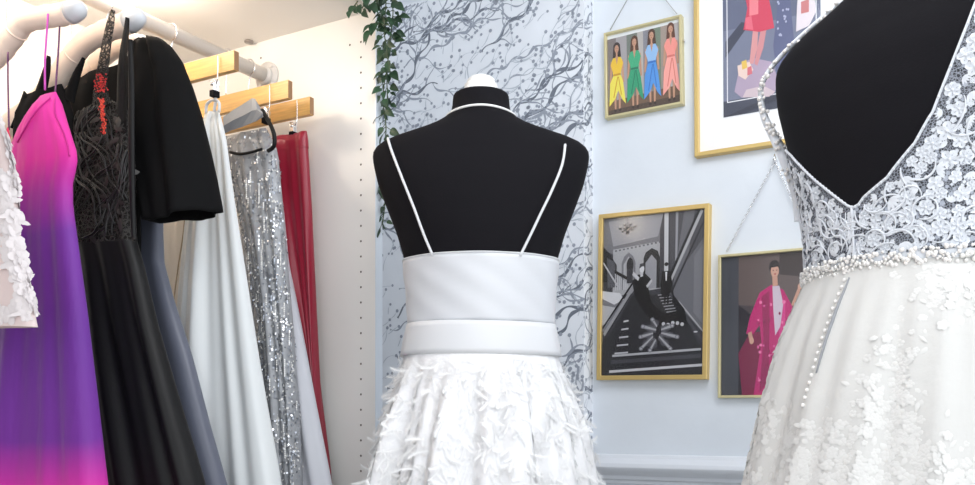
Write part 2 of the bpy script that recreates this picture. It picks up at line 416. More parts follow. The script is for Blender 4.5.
for i in range(2600):
    z = zb2-.012-(.50)*fr_.random()**.8
    deg = fr_.uniform(150, 390) if fr_.random() < .85 else fr_.uniform(0, 360)
    p = skirt1(deg, z); q = skirt1(deg+1.5, z); dn = (skirt1(deg, z-.01)-p).normalized(); n_ = -(q-p).normalized().cross(-dn)
    n_ = (q-p).cross(dn).normalized()
    if n_.dot(p-Vector((F1.c.x, F1.c.y, p.z))) < 0: n_ = -n_
    a = fr_.gauss(0, 1.0); dv = (dn*math.cos(a)+dn.cross(n_)*math.sin(a)).normalized()
    feather(p, dv, n_, fr_.uniform(.016, .036), fr_.uniform(.005, .010))
    if i % 4 == 0:     # short fluffy fringe clump
        sd = dn.cross(n_).normalized()
        for k in range(16):
            b0 = p+sd*(k-8)*.0022+dn*.0015*math.sin(k); e = b0+(dn*.8+sd*fr_.uniform(-.5, .5)+n_*fr_.uniform(.1, .8))*fr_.uniform(.006, .013)
            fb.add([b0-sd*.0006, b0+sd*.0006, e], [(0, 1, 2)])
fb.build('feather_trim', FEATH, d1)['kind'] = 'stuff'

# ------------------------------------------------------------ flowers for lace
def flower(mb, c, ex, ey, n_, r, petals=5, rnd=R, rel=1.0):
    a0 = rnd.uniform(0, 6.28)
    for k in range(petals):
        a = a0+2*PI*k/petals; dx = ex*math.cos(a)+ey*math.sin(a); sx = dx.cross(n_)
        w = r*.46; m_ = c+dx*r*.6+n_*r*(.15 if rel <= 1 else -.04); vs = [c+n_*r*.05]
        for (fx, fy, h) in ((.35, -.8, .06), (.75, -1, .09), (1.05, -.45, .02), (1.08, .45, .02), (.75, 1, .09), (.35, .8, .06)):
            vs.append(c+dx*r*fx+sx*w*fy+n_*r*h*rel)
        vs.append(m_); mb.add(vs, [(7, 0, 1), (7, 1, 2), (7, 2, 3), (7, 3, 4), (7, 4, 5), (7, 5, 6), (7, 6, 0)])
def leaf(mb, c, dv, n_, L, w):
    s_ = dv.cross(n_); mb.add([c, c+dv*L*.35+s_*w+n_*.03*L, c+dv*L*.75+s_*w*.7+n_*.03*L, c+dv*L, c+dv*L*.75-s_*w*.7+n_*.03*L, c+dv*L*.35-s_*w+n_*.03*L, c+dv*L*.5+n_*.08*L], [(6, 0, 1), (6, 1, 2), (6, 2, 3), (6, 3, 4), (6, 4, 5), (6, 5, 0)])
def frame_at(S, a, z, outc, da=1.0, dzz=.004):
    p = S(a, z); ex = (S(a+da, z)-p).normalized(); ey = (S(a, z+dzz)-p).normalized(); n_ = ex.cross(ey).normalized()
    if n_.dot(p-outc(p)) < 0: n_ = -n_
    ey = n_.cross(ex).normalized(); return p, ex, ey, n_

# ------------------------------------------------------------ dress 2
d2 = thing('lace_wedding_dress', Vector((F2.c.x, F2.c.y, .1)), 'ivory bridal gown with open V back lace bodice and beaded belt', 'dress')
ZTOP = [(0, .515), (15, .51), (30, .47), (60, .38), (90, .34), (120, .36), (150, .365), (180, .368), (199, .373), (211, .367), (223, .351), (235, .327), (247, .301), (259, .277), (268, .259), (271, .256), (274, .258), (277, .265), (289, .282), (301, .315), (307, .345), (310, .39), (313, .455), (316, .495), (319, .510), (325, .520), (343, .528), (360, .515)]
ZBELT = .189
def zt2(deg): return interp(deg % 360, ZTOP)
def lace_surf(deg, z): return F2.surf(deg, z, .0022)
NN = 160; rows = []
for i in range(25):
    rows.append([lace_surf(360*k/NN, lerp(ZBELT, zt2(360*k/NN), i/24)) for k in range(NN)])
mb = MB(); mb.grid(rows); mb.build('bodice', NET, d2)
lc = random.Random(11); lb = MB()
axis2 = lambda p: Vector((F2.c.x, F2.c.y, p.z))
placed = []
def lace_at(gap, lo, hi, front):
    for _ in range(12):
        deg = lc.uniform(0, 360) if lc.random() > front else lc.uniform(200, 365)
        z = lerp(ZBELT+.004, zt2(deg)-.004, lc.random())
        if min(zt2(deg-4), zt2(deg+4)) < z+.004: continue
        p = lace_surf(deg, z)
        if all((p-q).length > gap+g2 for q, g2 in placed):
            placed.append((p, gap)); return deg, z
    return None
for i in range(900):     # bold blossoms, evenly spread, each with a raised centre
    rr_ = lc.uniform(.0065, .0115); h = lace_at(rr_*.86, 0, 0, .7)
    if not h: continue
    p, ex, ey, n_ = frame_at(lace_surf, h[0], h[1], axis2); lb.cur = 0
    if lc.random() < .62:
        flower(lb, p, ex, ey, n_, rr_, lc.choice((5, 6)), lc, 3.2); lb.ball(p+n_*rr_*.12, rr_*.2, 6, 3)
    else:
        a = lc.uniform(0, 6.28)
        for k in range(5):
            aa = a+k*.42; leaf(lb, p+n_*.0004*k, ex*math.cos(aa)+ey*math.sin(aa), n_, rr_*lc.uniform(1.2, 1.7), rr_*.24)
big_n = len(placed)
for i in range(2600):    # small blossoms between
    rr_ = lc.uniform(.002, .0042); h = lace_at(rr_*.9, 0, 0, .7)
    if not h: continue
    p, ex, ey, n_ = frame_at(lace_surf, h[0], h[1], axis2); lb.cur = 0 if lc.random() < .8 else 1
    flower(lb, p, ex, ey, n_, rr_, 5, lc, 1.5)
for i in range(120):     # curling stems
    deg = lc.uniform(0, 360) if lc.random() < .3 else lc.uniform(200, 365); z = lerp(ZBELT+.01, zt2(deg)-.01, lc.random()); aa = lc.uniform(0, 6.28); cv = lc.choice((-1, 1))*lc.uniform(.10, .3); path = []
    for _ in range(14):
        if min(zt2(deg-2), zt2(deg+2)) < z+.004 or z < ZBELT: break
        path.append(F2.surf(deg, z, .0034)); aa += cv; deg += math.cos(aa)*1.5; z += math.sin(aa)*.0032
    if len(path) > 4: lb.cur = 0; lb.tube(path, [.0006+.0010*math.sin(PI*k/(len(path)-1)) for k in range(len(path))], 4)
lb.build('lace_applique', [LACEW, LACED], d2)['kind'] = 'stuff'
mb = MB(); e_ = [lace_surf(d, zt2(d))+F2.normal(d, zt2(d))*0 for d in [360*k/360 for k in range(360)]]
mb.tube(e_, .0018, 6, close=True)
for k in range(0, 360, 2):
    mb.ball(e_[k]+Vector((0, -.001, 0)), .0022, 6, 4)
mb.build('neckline_edging', LACEW, d2)
mb = MB()
mb.tube([F2.surf(270.3+0*i, lerp(ZBELT, .256, i/8), .003) for i in range(9)], .0018, 5); mb.build('back_placket', LACEW, d2)
# strap fallen off the left shoulder
def PY(px, py, Y): return Vector(((px-487.5)/928*Y, Y, CZ+(420-py)/928*Y))
sp = smoothcurve([PY(803, 222, 1.43), PY(799, 195, 1.45), PY(788, 165, 1.47), PY(776, 140, 1.49), PY(765, 118, 1.50), PY(761, 98, 1.50), PY(763, 82, 1.49), PY(774, 64, 1.48), PY(793, 44, 1.45), PY(815, 24, 1.42), PY(842, 2, 1.38), PY(875, -22, 1.32)], 6)
rs = [interp(i/(len(sp)-1), [(0, .013), (.2, .010), (.35, .006), (.5, .0032), (1, .0028)]) for i in range(len(sp))]
mb = MB(); rows = []
for i, p in enumerate(sp):
    t = (sp[min(i+1, len(sp)-1)]-sp[max(i-1, 0)]).normalized(); sd = t.cross(Vector((0, 1, 0))).normalized()
    rows.append([p-sd*rs[i]+Vector((0, .002, 0)), p+Vector((0, -.002, 0)), p+sd*rs[i]+Vector((0, .002, 0))])
mb.grid(rows, closed=False); so = mb.build('fallen_strap', LACEW, d2, solid=.0012)
mb = MB()
for i in range(2, len(sp)):
    for k in range(2 if i < 26 else 1):
        mb.ball(sp[i]+Vector((lc.uniform(-1, 1)*rs[i]*1.1, -.003, lc.uniform(-1, 1)*rs[i]*1.0)), lc.uniform(.0022, .0042), 7, 4)
o = mb.build('strap_pearls', PEARL, so)
# belt
mb = MB(); bp = random.Random(5)
zb_ = ZBELT
def belt_p(deg, z, off): return F2.surf(deg, z, off)
mb.grid([[belt_p(360*k/120, zb_-.0075+i*.0065, .005) for k in range(120)] for i in range(3)])
o = mb.build('belt', LACEW, d2)
mb = MB()
for k in range(760):
    deg = 360*k/760; z = zb_+bp.uniform(-.009, .009); r = bp.choice((.0018, .0022, .003, .0036)); mb.cur = bp.choice((0, 0, 1))
    if bp.random() < .5 and 20 < deg < 180: continue
    mb.ball(belt_p(deg, z, .0075), r, 6, 4)
mb.build('belt_beads', [PEARL, BEAD], o)['kind'] = 'stuff'
ZB2 = zb_-.004
def skirt2(deg, z):
    t = math.radians(deg); q = ZB2-z
    a = interp(q, [(0, .134), (.02, .143), (.045, .152), (.09, .166), (.16, .180), (.27, .198), (.6, .29), (1, .36)])
    bb = interp(q, [(0, .099), (.02, .108), (.045, .121), (.09, .14), (.16, .163), (.27, .19), (.6, .28), (1, .36)])
    fo = min(q*.025, .0045)*(math.sin(8*t+.7+q)+.7*math.sin(15*t+2-q*2))+min(q*.02, .0015)*math.sin(31*t+q*7)
    return F2.w((a+fo)*math.cos(t), (bb+fo)*math.sin(t), z)
mb = MB(); mb.grid([[skirt2(360*k/200, ZB2+.004-(ZB2+.84)*i/70) for k in range(200)] for i in range(71)]); mb.build('skirt', IVORY, d2)
lb = MB(); fl = random.Random(19)
stems = []
for i in range(52):   # trailing flower sprays
    deg = fl.uniform(180, 400) if i % 5 else fl.uniform(0, 360); z = ZB2-.01-.35*fl.random()**1.4; a = fl.uniform(-2.6, -.5); ln = fl.randint(12, 26)
    for k in range(ln):
        a += fl.gauss(0, .35); deg += math.cos(a)*2.2; z += math.sin(a)*.0075
        if z > ZB2-.008 or z < -.6: break
        for j in range(6):
            dd = deg+fl.gauss(0, 5.0); zz = min(z+fl.gauss(0, .013), ZB2-.006); p, ex, ey, n_ = frame_at(skirt2, dd, zz, axis2)
            aa = fl.uniform(0, 6.28)
            if fl.random() < .6: flower(lb, p, ex, ey, n_, fl.uniform(.003, .0078), 5, fl)
            else: leaf(lb, p, ex*math.cos(aa)+ey*math.sin(aa), n_, fl.uniform(.008, .016), fl.uniform(.002, .004))
lb.build('flower_applique', IVFL, d2)['kind'] = 'stuff'
DARKG = mat('placket gap', (.30, .31, .33), .8)
mb = MB()
pathz = [skirt2(269.5-i*.12, ZB2-.012-.0095*i) for i in range(13)]
mb.tube([p+Vector((-.3, -.95, 0))*.0015 for p in pathz], [.0011+.0012*math.sin(PI*i/12) for i in range(13)], 5); mb.build('back_opening', DARKG, d2)
zz = ZB2-.014
for i in range(18):
    p = skirt2(267.0-i*.11, zz); zz -= .0088
    mb = MB(); mb.ball(p+Vector((-.4, -.9, 0))*.002, .0030, 10, 6); mb.build('button', PEARL, d2)

# ------------------------------------------------------------ picture frames
def pmat(r, g, b, rough=.5): 
    nm = 'print ink %d %d %d' % (r, g, b)
    return bpy.data.materials.get(nm) or mat(nm, srgb(r, g, b), rough)
class Pic:
    """picture frame hung flat on the end wall, from three of its corners"""
    def __init__(s, TL, TR, BL, depth, label, rot=None):
        d = DW-depth; s.d = d; s.depth = depth
        a, b_, c = [Vector((*UZ(*p, d), 0)) for p in (TL, TR, BL)]
        e_ = (b_-a).normalized(); f_ = (c-a).normalized(); s.ex = (e_*.55+Vector((-f_.y, f_.x, 0))*.45).normalized() if rot is None else Vector((math.cos(rot), math.sin(rot), 0)); s.ey = Vector((s.ex.y, -s.ex.x, 0)); s.o = a
        s.W = (b_-a).length; s.H = (c-a).dot(s.ey)
        cc = s.P(s.W/2, s.H, 0); s.root = thing('picture_frame', cc, label, 'picture')
    def P(s, x, y, off):   # x right, y down in metres; off toward the room
        q = s.o+s.ex*x+s.ey*y; return DU(s.d-off, q.x, q.y)
    def frame(s, bw, m):
        mb = MB(); W, H = s.W, s.H
        prof = [(0, -s.depth), (0, -.001), (.001, 0), (bw-.001, 0), (bw, -.001), (bw, -.012), (bw, -s.depth)]
        rows = []
        for (cx, cy, sx, sy) in ((0, 0, 1, 1), (W, 0, -1, 1), (W, H, -1, -1), (0, H, 1, -1)):
            rows.append([s.P(cx+sx*i, cy+sy*i, o) for i, o in prof])
        rows.append(rows[0]); mb.grid(rows, closed=True); s.bw = bw
        mb.build('frame', m, s.root, smooth=False)
        b_ = MB(); b_.add([s.P(bw*.5, bw*.5, -s.depth+.003), s.P(W-bw*.5, bw*.5, -s.depth+.003), s.P(W-bw*.5, H-bw*.5, -s.depth+.003), s.P(bw*.5, H-bw*.5, -s.depth+.003)], [(0, 1, 2, 3)]); b_.build('backing_board', mat('backing board', (.2, .15, .1), .8), s.root, smooth=False)
        g = MB(); g.add([s.P(bw, bw, -.003), s.P(W-bw, bw, -.003), s.P(W-bw, H-bw, -.003), s.P(bw, H-bw, -.003)], [(0, 1, 2, 3)]); g.build('glass', GLASSM, s.root, smooth=False)
    def begin(s, x0, y0, x1, y1, rest=-.010):
        s.r = (x0, y0, x1-x0, y1-y0); s.mb = MB(); s.mats = []; s.lay = rest
    def poly(s, pts, col):
        m = pmat(*col)
        if m not in s.mats: s.mats.append(m)
        s.mb.cur = s.mats.index(m); x0, y0, w, h = s.r; s.lay += .00004
        cl = [(min(1, max(0, x)), min(1, max(0, y))) for x, y in pts]
        s.mb.add([s.P(x0+x*w, y0+y*h, s.lay) for x, y in cl], [tuple(range(len(cl)))])
    def ell(s, cx, cy, rx, ry, col, n=14): s.poly([(cx+rx*math.cos(2*PI*k/n), cy+ry*math.sin(2*PI*k/n)) for k in range(n)], col)
    def line(s, x0, y0, x1, y1, w, col, w2=None):
        w2 = w if w2 is None else w2; L = math.hypot(x1-x0, y1-y0)+1e-9; nx, ny = -(y1-y0)/L, (x1-x0)/L
        s.poly([(x0+nx*w, y0+ny*w), (x1+nx*w2, y1+ny*w2), (x1-nx*w2, y1-ny*w2), (x0-nx*w, y0-ny*w)], col)
    def end(s, name='print', label=None):
        o = s.mb.build(name, s.mats, s.root, smooth=False)
        if label: o['label'] = label
def chain(root, p0, p1, p2, name, r, link, m):
    mb = MB()
    for a, c in ((p0, p1), (p1, p2)):
        L = (c-a).length; n = max(1, int(L/link)); t = (c-a)/n
        for i in range(n):
            q = a+t*(i+.5); tn = t.normalized(); s_ = (AX if i % 2 else tn.cross(AX).normalized())
            mb.tube([q+tn*(link*.66*math.cos(2*PI*k/8))+s_*(link*.34*math.sin(2*PI*k/8)) for k in range(8)], r, 4, close=True)
    return mb.build(name, m, root)

# small frame with four coloured gowns
p = Pic((603.5, 33), (681, 12.5), (603, 119), .02, 'small gold framed photo of four women in yellow, green, blue and coral gowns')
p.frame(.0065, GOLDP); W_, H_ = p.W, p.H; bw = .0065
p.begin(bw, bw, W_-bw, H_-bw)
p.poly([(0, 0), (1, 0), (1, 1), (0, 1)], (150, 140, 138))
for x0, x1, c in ((0, .12, (128, 120, 120)), (.12, .27, (170, 165, 168)), (.27, .42, (120, 128, 120)), (.42, .5, (185, 180, 176)), (.5, .62, (140, 140, 148)), (.62, .74, (120, 135, 118)), (.74, .86, (165, 150, 140)), (.86, 1, (190, 185, 185))): p.poly([(x0, .03), (x1, .03), (x1, .84), (x0, .84)], c)
p.poly([(0, 0), (1, 0), (1, .035), (0, .045)], (235, 238, 240))
p.poly([(0, .82), (1, .78), (1, 1), (0, 1)], (118, 92, 74))
p.poly([(0, .93), (1, .9), (1, 1), (0, 1)], (86, 70, 60))
SK = (196, 150, 124)
for cx, hy, hair, c1, c2, dk in ((.13, .13, (52, 38, 36), (238, 196, 58), (240, 226, 92), (205, 150, 40)), (.38, .10, (92, 60, 44), (66, 172, 126), (52, 158, 116), (30, 118, 88)), (.62, .07, (84, 58, 46), (150, 190, 232), (84, 150, 222), (54, 112, 190)), (.88, .05, (100, 62, 48), (240, 150, 140), (244, 166, 156), (214, 116, 108))):
    p.ell(cx, hy+.035, .048, .065, hair); p.poly([(cx-.045, hy), (cx+.045, hy), (cx+.06, hy+.16), (cx-.06, hy+.16)], hair)
    for sx in (-.03, .035): p.line(cx+sx, .62, cx+sx*.9, .93, .020, SK, .011); p.ell(cx+sx, .945, .018, .02, (60, 45, 40))
    p.line(cx-.07, hy+.2, cx-.095, hy+.48, .019, SK, .012); p.line(cx+.07, hy+.2, cx+.09, hy+.48, .019, SK, .012)
    p.poly([(cx-.05, hy+.16), (cx+.05, hy+.16), (cx+.075, hy+.2), (cx+.055, hy+.38), (cx+.085, .60), (cx+.12, .88), (cx+.07, .82), (cx+.015, .70), (cx-.03, .80), (cx-.115, .88), (cx-.10, .6), (cx-.055, hy+.38), (cx-.075, hy+.2)], c2)
    p.poly([(cx-.05, hy+.16), (cx+.05, hy+.16), (cx+.09, hy+.24), (cx+.05, hy+.36), (cx-.05, hy+.36), (cx-.09, hy+.24)], c1)
    p.poly([(cx-.05, hy+.36), (cx+.05, hy+.36), (cx+.055, hy+.385), (cx-.055, hy+.385)], dk)
    p.line(cx+.01, hy+.4, cx-.05, .78, .006, dk); p.line(cx+.02, hy+.4, cx+.06, .76, .005, dk)
    p.poly([(cx-.022, hy+.15), (cx+.022, hy+.15), (cx, hy+.25)], SK)
    p.ell(cx, hy+.055, .030, .048, SK); p.poly([(cx-.012, hy+.1), (cx+.012, hy+.1), (cx+.012, hy+.16), (cx-.012, hy+.16)], SK)
    p.ell(cx-.011, hy+.05, .004, .004, (60, 40, 40)); p.ell(cx+.011, hy+.05, .004, .004, (60, 40, 40)); p.ell(cx, hy+.078, .008, .004, (170, 70, 70))
p.end(label='four standing women in yellow, green, blue and coral gowns')
WIRE = mat('dull cord', (.42, .42, .42), .5)
ap = PL(643, -28, DW-.006)
mb = MB(); mb.tube([PL(610, 30, DW-.012), ap, PL(677, 14, DW-.012)], .0011, 6); mb.build('hanging_cord', WIRE, p.root)
mb = MB(); mb.tube([ap+AX*.006, ap-AX*.006], .003, 10); mb.build('nail', CHROME, p.root)
o = MB().tube([PL(684, 41, DW), PL(684, 41, DW-.010)], .0025, 10).build('screw', CHROME, base=PL(684, 41, DW)); tag(o, 'tiny screw in the wall at the small four-gown picture\'s right edge', 'screw')

# big frame, white mount
p = Pic((693, -70), (850, -128), (693, 157), .022, 'large gold framed print with wide white mount and slate background, partly behind the dress form', rot=.006)
bw = .010; p.frame(bw, GOLD); W_, H_ = p.W, p.H
p.begin(bw, bw, W_-bw, H_-bw, -.014); p.poly([(0, 0), (1, 0), (1, 1), (0, 1)], (246, 246, 248)); p.end('mount_board')
q0 = Vector((*UZ(722, 116, p.d), 0))-p.o; x0, y1 = q0.dot(p.ex), q0.dot(p.ey)
x1 = W_-x0; y0 = H_-y1
p.begin(x0, y0, x1, y1, -.0128)
def big(px, py):   # pixel on the print -> print coordinate
    q = Vector((*UZ(px, py, p.d), 0))-p.o; return ((q.dot(p.ex)-x0)/(x1-x0), (q.dot(p.ey)-y0)/(y1-y0))
p.poly([(0, 0), (1, 0), (1, 1), (0, 1)], (118, 124, 146))
p.poly([(0, .0), (1, .0), (1, .45), (0, .45)], (98, 104, 128))
p.poly([(0, .9), (1, .9), (1, 1), (0, 1)], (66, 70, 86))
p.poly([big(724, 40), big(740, 20), big(748, 22), big(724, 56)], (62, 66, 84))
p.poly([big(722, 116), big(780, 90), big(812, 74), big(812, 84), big(740, 113)], (52, 55, 70))
a, c, e = big(726, 101), big(726, -40), big(812, 78)
ww = .0045
p.line(a[0], a[1], a[0], .03, ww, (238, 238, 242)); p.line(a[0], a[1], 1-a[0], a[1], ww*.7, (238, 238, 242)); p.line(1-a[0], a[1], 1-a[0], .03, ww, (238, 238, 242))
def bp_(pts, col): p.poly([big(*q) for q in pts], col)
# woman in pink and red, lilac train
bp_([(739, 62), (752, 56), (770, 60), (778, 80), (772, 93), (740, 96), (733, 90)], (176, 158, 180))
bp_([(745, 88), (762, 84), (774, 90), (768, 95), (741, 96)], (208, 190, 196))
bp_([(752, 24), (757, 23), (756, 46), (752, 62), (748, 62)], (214, 150, 150)); bp_([(760, 24), (766, 22), (762, 46), (756, 64), (753, 62)], (206, 140, 144))
bp_([(736, 64), (748, 60), (752, 68), (744, 78), (737, 74)], (232, 206, 196)); bp_([(740, 60), (745, 58), (746, 66), (741, 68)], (228, 190, 90)); bp_([(746, 66), (750, 64), (751, 72), (746, 74)], (210, 110, 120))
bp_([(742, -14), (764, -20), (770, 8), (773, 26), (758, 30), (742, 28), (746, 6)], (206, 66, 92))
bp_([(748, -12), (757, -14), (757, 12), (748, 14)], (232, 130, 140)); bp_([(744, 16), (750, 14), (752, 28), (744, 27)], (226, 104, 124))
bp_([(744, -30), (760, -34), (762, -10), (744, -8)], (216, 160, 150)); 
# patterned silver gown
bp_([(774, -24), (788, -28), (790, 8), (793, 40), (796, 74), (776, 78), (772, 44), (776, 8)], (92, 98, 132))
for i in range(26):
    xx, yy = R.uniform(776, 789), R.uniform(-18, 70); c_ = big(xx, yy); p.ell(c_[0], c_[1], .010, .008, (176, 180, 206), 7)
bp_([(798, -20), (812, -24), (815, 10), (808, 24), (795, 30), (796, 4)], (224, 214, 220)); bp_([(800, 0), (808, -3), (808, 10), (800, 12)], (196, 120, 120))
p.end('print', 'slate background with figures in pink, silver and white gowns, thin white inner border')
ap = PL(760, -210, DW-.006)

# black and white staircase photo
p = Pic((598.5, 214.5), (709, 201.5), (594, 380), .024, 'gold framed black and white photo of a couple on a grand staircase')
bw = .011; p.frame(bw, GOLD); W_, H_ = p.W, p.H
p.begin(bw, bw, W_-bw, H_-bw)
P_ = p.poly
P_([(0, 0), (1, 0), (1, 1), (0, 1)], (58, 58, 64))
P_([(0, 0), (.66, 0), (.6, .2), (.13, .24), (0, .2)], (112, 112, 118)); P_([(.05, .02), (.6, 0), (.55, .14), (.1, .18)], (150, 150, 156))
P_([(.1, .2), (.6, .17), (.62, .46), (.1, .5)], (168, 168, 172))
for k in range(12): P_([(.12+k*.04, .205-k*.003), (.14+k*.04, .205-k*.003), (.14+k*.04, .215-k*.003), (.12+k*.04, .215-k*.003)], (90, 90, 96))
P_([(.19, .46), (.19, .29), (.215, .25), (.26, .225), (.305, .25), (.33, .29), (.33, .46)], (118, 118, 124)); P_([(.21, .46), (.21, .30), (.26, .25), (.31, .30), (.31, .46)], (176, 176, 180))
P_([(.41, .46), (.41, .27), (.43, .235), (.49, .21), (.55, .23), (.57, .27), (.57, .46)], (34, 34, 38)); P_([(.43, .46), (.43, .30), (.49, .25), (.54, .29), (.54, .46)], (150, 150, 156))
P_([(.57, .1), (.60, .0), (.66, .0), (.67, .46), (.57, .46)], (60, 60, 66)); P_([(.61, .0), (.65, .0), (.655, .42), (.615, .42)], (196, 196, 200))
P_([(.66, 0), (.80, 0), (.76, .32), (.68, .46)], (74, 74, 80)); P_([(.72, 0), (.745, 0), (.74, .3), (.72, .34)], (150, 150, 156))
P_([(.8, 0), (1, 0), (1, .75), (.72, .55), (.70, .46)], (104, 104, 110)); P_([(.9, 0), (1, 0), (1, .16), (.84, .3)], (74, 74, 80)); P_([(.9, .28), (1, .2), (1, .7), (.9, .62)], (120, 120, 126))
p.line(.97, .0, .62, .50, .014, (176, 176, 180)); p.line(.94, .0, .60, .50, .012, (26, 26, 30)); p.line(1, .06, .66, .53, .010, (44, 44, 50))
# left gallery
P_([(0, .18), (.06, .22), (.14, .3), (.14, .42), (0, .4)], (28, 28, 32)); P_([(.04, .25), (.12, .28), (.15, .44), (.05, .44)], (84, 84, 90))
for k in range(9): p.line(.13+k*.02, .35+k*.012, .13+k*.02, .46, .004, (196, 196, 200))
p.line(.12, .34, .36, .43, .010, (22, 22, 26)); p.line(0, .28, .16, .44, .007, (186, 186, 190))
P_([(0, .48), (.2, .5), (.24, .54), (.02, .72), (0, .72)], (120, 120, 126)); P_([(0, .46), (.18, .48), (.22, .52), (.12, .55), (0, .51)], (206, 206, 210)); P_([(.0, .55), (.14, .57), (.06, .66), (0, .68)], (178, 178, 182))
# stairs
P_([(.24, .5), (.7, .5), (.98, .84), (1, 1), (0, 1), (0, .8)], (38, 38, 42))
P_([(.58, .48), (.7, .48), (.76, .62), (.62, .6)], (30, 30, 34))
for k in range(8): p.line(.56+k*.014, .505+k*.018, .68+k*.01, .50+k*.018, .0035, (150, 150, 154))
for k in range(5): p.line(.22-k*.022, .66+k*.05, .27-k*.006+k*.006, .655+k*.05, .005, (190, 190, 194))
p.line(.36, .40, .02, .74, .012, (150, 150, 154)); p.line(.37, .42, .05, .76, .006, (60, 60, 66)); p.line(.33, .40, .0, .70, .008, (26, 26, 30))
p.line(.68, .50, 1.0, .80, .012, (74, 74, 80)); p.line(.76, .55, 1.0, .74, .006, (170, 170, 174)); P_([(.70, .50), (.82, .60), (.80, .64), (.70, .56)], (20, 20, 24))
p.line(.11, .875, .98, .845, .007, (176, 176, 180)); p.line(.08, .975, 1, .94, .008, (196, 196, 200)); p.line(.1, .915, .98, .885, .012, (66, 66, 72))
# chandelier
for dx, dy in ((-.08, .0), (-.05, .02), (0, .03), (.05, .015), (.08, -.005), (-.03, -.02), (.03, -.02)): p.line(.25, .075, .25+dx, .075+dy, .004, (30, 30, 34)); p.ell(.25+dx, .068+dy, .014, .012, (30, 30, 34), 8); p.ell(.25+dx, .062+dy, .007, .006, (220, 220, 224), 6)
p.line(.25, 0, .25, .11, .004, (30, 30, 34)); p.ell(.25, .10, .02, .016, (40, 40, 44), 8)
# figures
p.ell(.28, .31, .035, .05, (40, 40, 44)); p.line(.28, .33, .28, .42, .03, (52, 52, 58))
P_([(.31, .43), (.36, .37), (.44, .37), (.5, .41), (.46, .44), (.5, .55), (.62, .62), (.82, .60), (.84, .66), (.82, .70), (.62, .70), (.5, .66), (.4, .58), (.33, .5)], (10, 10, 13))
p.line(.37, .40, .31, .36, .012, (200, 200, 204)); p.line(.5, .41, .45, .45, .009, (190, 190, 194)); p.ell(.40, .335, .024, .028, (214, 214, 218)); P_([(.372, .335), (.38, .305), (.41, .30), (.43, .32), (.40, .322)], (60, 60, 64)); p.line(.395, .36, .40, .385, .013, (200, 200, 204))
P_([(.60, .36), (.68, .36), (.70, .44), (.67, .52), (.60, .52), (.585, .44)], (14, 14, 17)); p.ell(.64, .335, .018, .024, (200, 200, 204)); p.ell(.64, .318, .02, .012, (20, 20, 24)); P_([(.63, .365), (.65, .365), (.645, .42), (.635, .42)], (220, 220, 224)); p.line(.63, .5, .63, .56, .008, (14, 14, 17)); p.line(.66, .5, .66, .56, .008, (14, 14, 17))
# patterned train
for k in range(5): p.ell(.62+k*.045, .685+.006*math.sin(k*2), .018, .012, (190, 190, 194), 8)
rr = random.Random(4)
for (x_, y_, l_, a_) in ((.52, .74, .16, 2.9), (.52, .76, .2, 2.4), (.55, .72, .17, 3.4), (.6, .74, .2, .25), (.6, .72, .14, -.3), (.58, .76, .2, .8), (.55, .78, .14, 2.1), (.56, .7, .1, 4.1)):
    l_ *= .8; p.ell(x_+l_*.5*math.cos(a_), y_+l_*.36*math.sin(a_), .045, .022, (70, 70, 76), 9)
    p.line(x_, y_, x_+l_*math.cos(a_), y_+l_*.68*math.sin(a_), .020, (92, 92, 98), .012); p.line(x_, y_, x_+l_*math.cos(a_), y_+l_*.68*math.sin(a_), .005, (164, 164, 168), .009)
    p.ell(x_+l_*math.cos(a_), y_+l_*.68*math.sin(a_), .022, .014, (120, 120, 126), 8); p.ell(x_+l_*math.cos(a_), y_+l_*.68*math.sin(a_), .010, .007, (176, 176, 180), 6)
p.ell(.93, .74, .02, .005, (200, 200, 204), 8)
p.end(label='black and white staircase scene with two figures and a long patterned train')

# magenta robe photo
p = Pic((718, 255), (822, 244.3), (715, 398), .016, 'thin gold framed photo of a woman in magenta robe hanging on a chain')
bw = .006; p.frame(bw, GOLDP); W_, H_ = p.W, p.H
p.begin(bw, bw, W_-bw, H_-bw); P_ = p.poly
P_([(0, 0), (1, 0), (1, 1), (0, 1)], (70, 62, 66)); P_([(0, 0), (.18, 0), (.18, 1), (0, 1)], (66, 68, 76)); P_([(.18, 0), (1, 0), (1, .42), (.18, .35)], (98, 84, 82)); P_([(.6, 0), (1, 0), (1, .2), (.6, .15)], (60, 48, 46))
P_([(.18, .35), (.36, .45), (.4, 1), (.18, 1)], (34, 28, 38)); P_([(.3, .55), (.42, .55), (.42, 1), (.22, 1), (.18, .7)], (120, 14, 62))
P_([(.4, .27), (.52, .22), (.64, .26), (.7, .34), (.74, .4), (.70, .50), (.66, .48), (.68, .7), (.66, 1), (.34, 1), (.42, .62), (.40, .5), (.34, .56), (.26, .56), (.30, .44)], (188, 28, 108))
P_([(.42, .3), (.5, .26), (.5, .9), (.40, .98), (.44, .6)], (150, 16, 84)); P_([(.6, .3), (.66, .34), (.66, .62), (.6, .8)], (212, 60, 136))
P_([(.53, .23), (.60, .23), (.64, .36), (.61, .52), (.56, .58), (.54, .40)], (206, 190, 204))
for k in range(34): p.ell(rr.uniform(.38, .66), rr.uniform(.3, .95), rr.uniform(.008, .02), rr.uniform(.008, .014), rr.choice(((214, 90, 150), (232, 120, 170), (132, 12, 72), (160, 18, 90))), 7)
p.ell(.55, .095, .055, .048, (40, 30, 30)); p.ell(.555, .125, .042, .046, (206, 160, 140)); p.line(.555, .16, .56, .23, .026, (200, 152, 132)); p.poly([(.50, .09), (.53, .06), (.60, .075), (.61, .12), (.585, .095), (.53, .10)], (40, 30, 30))
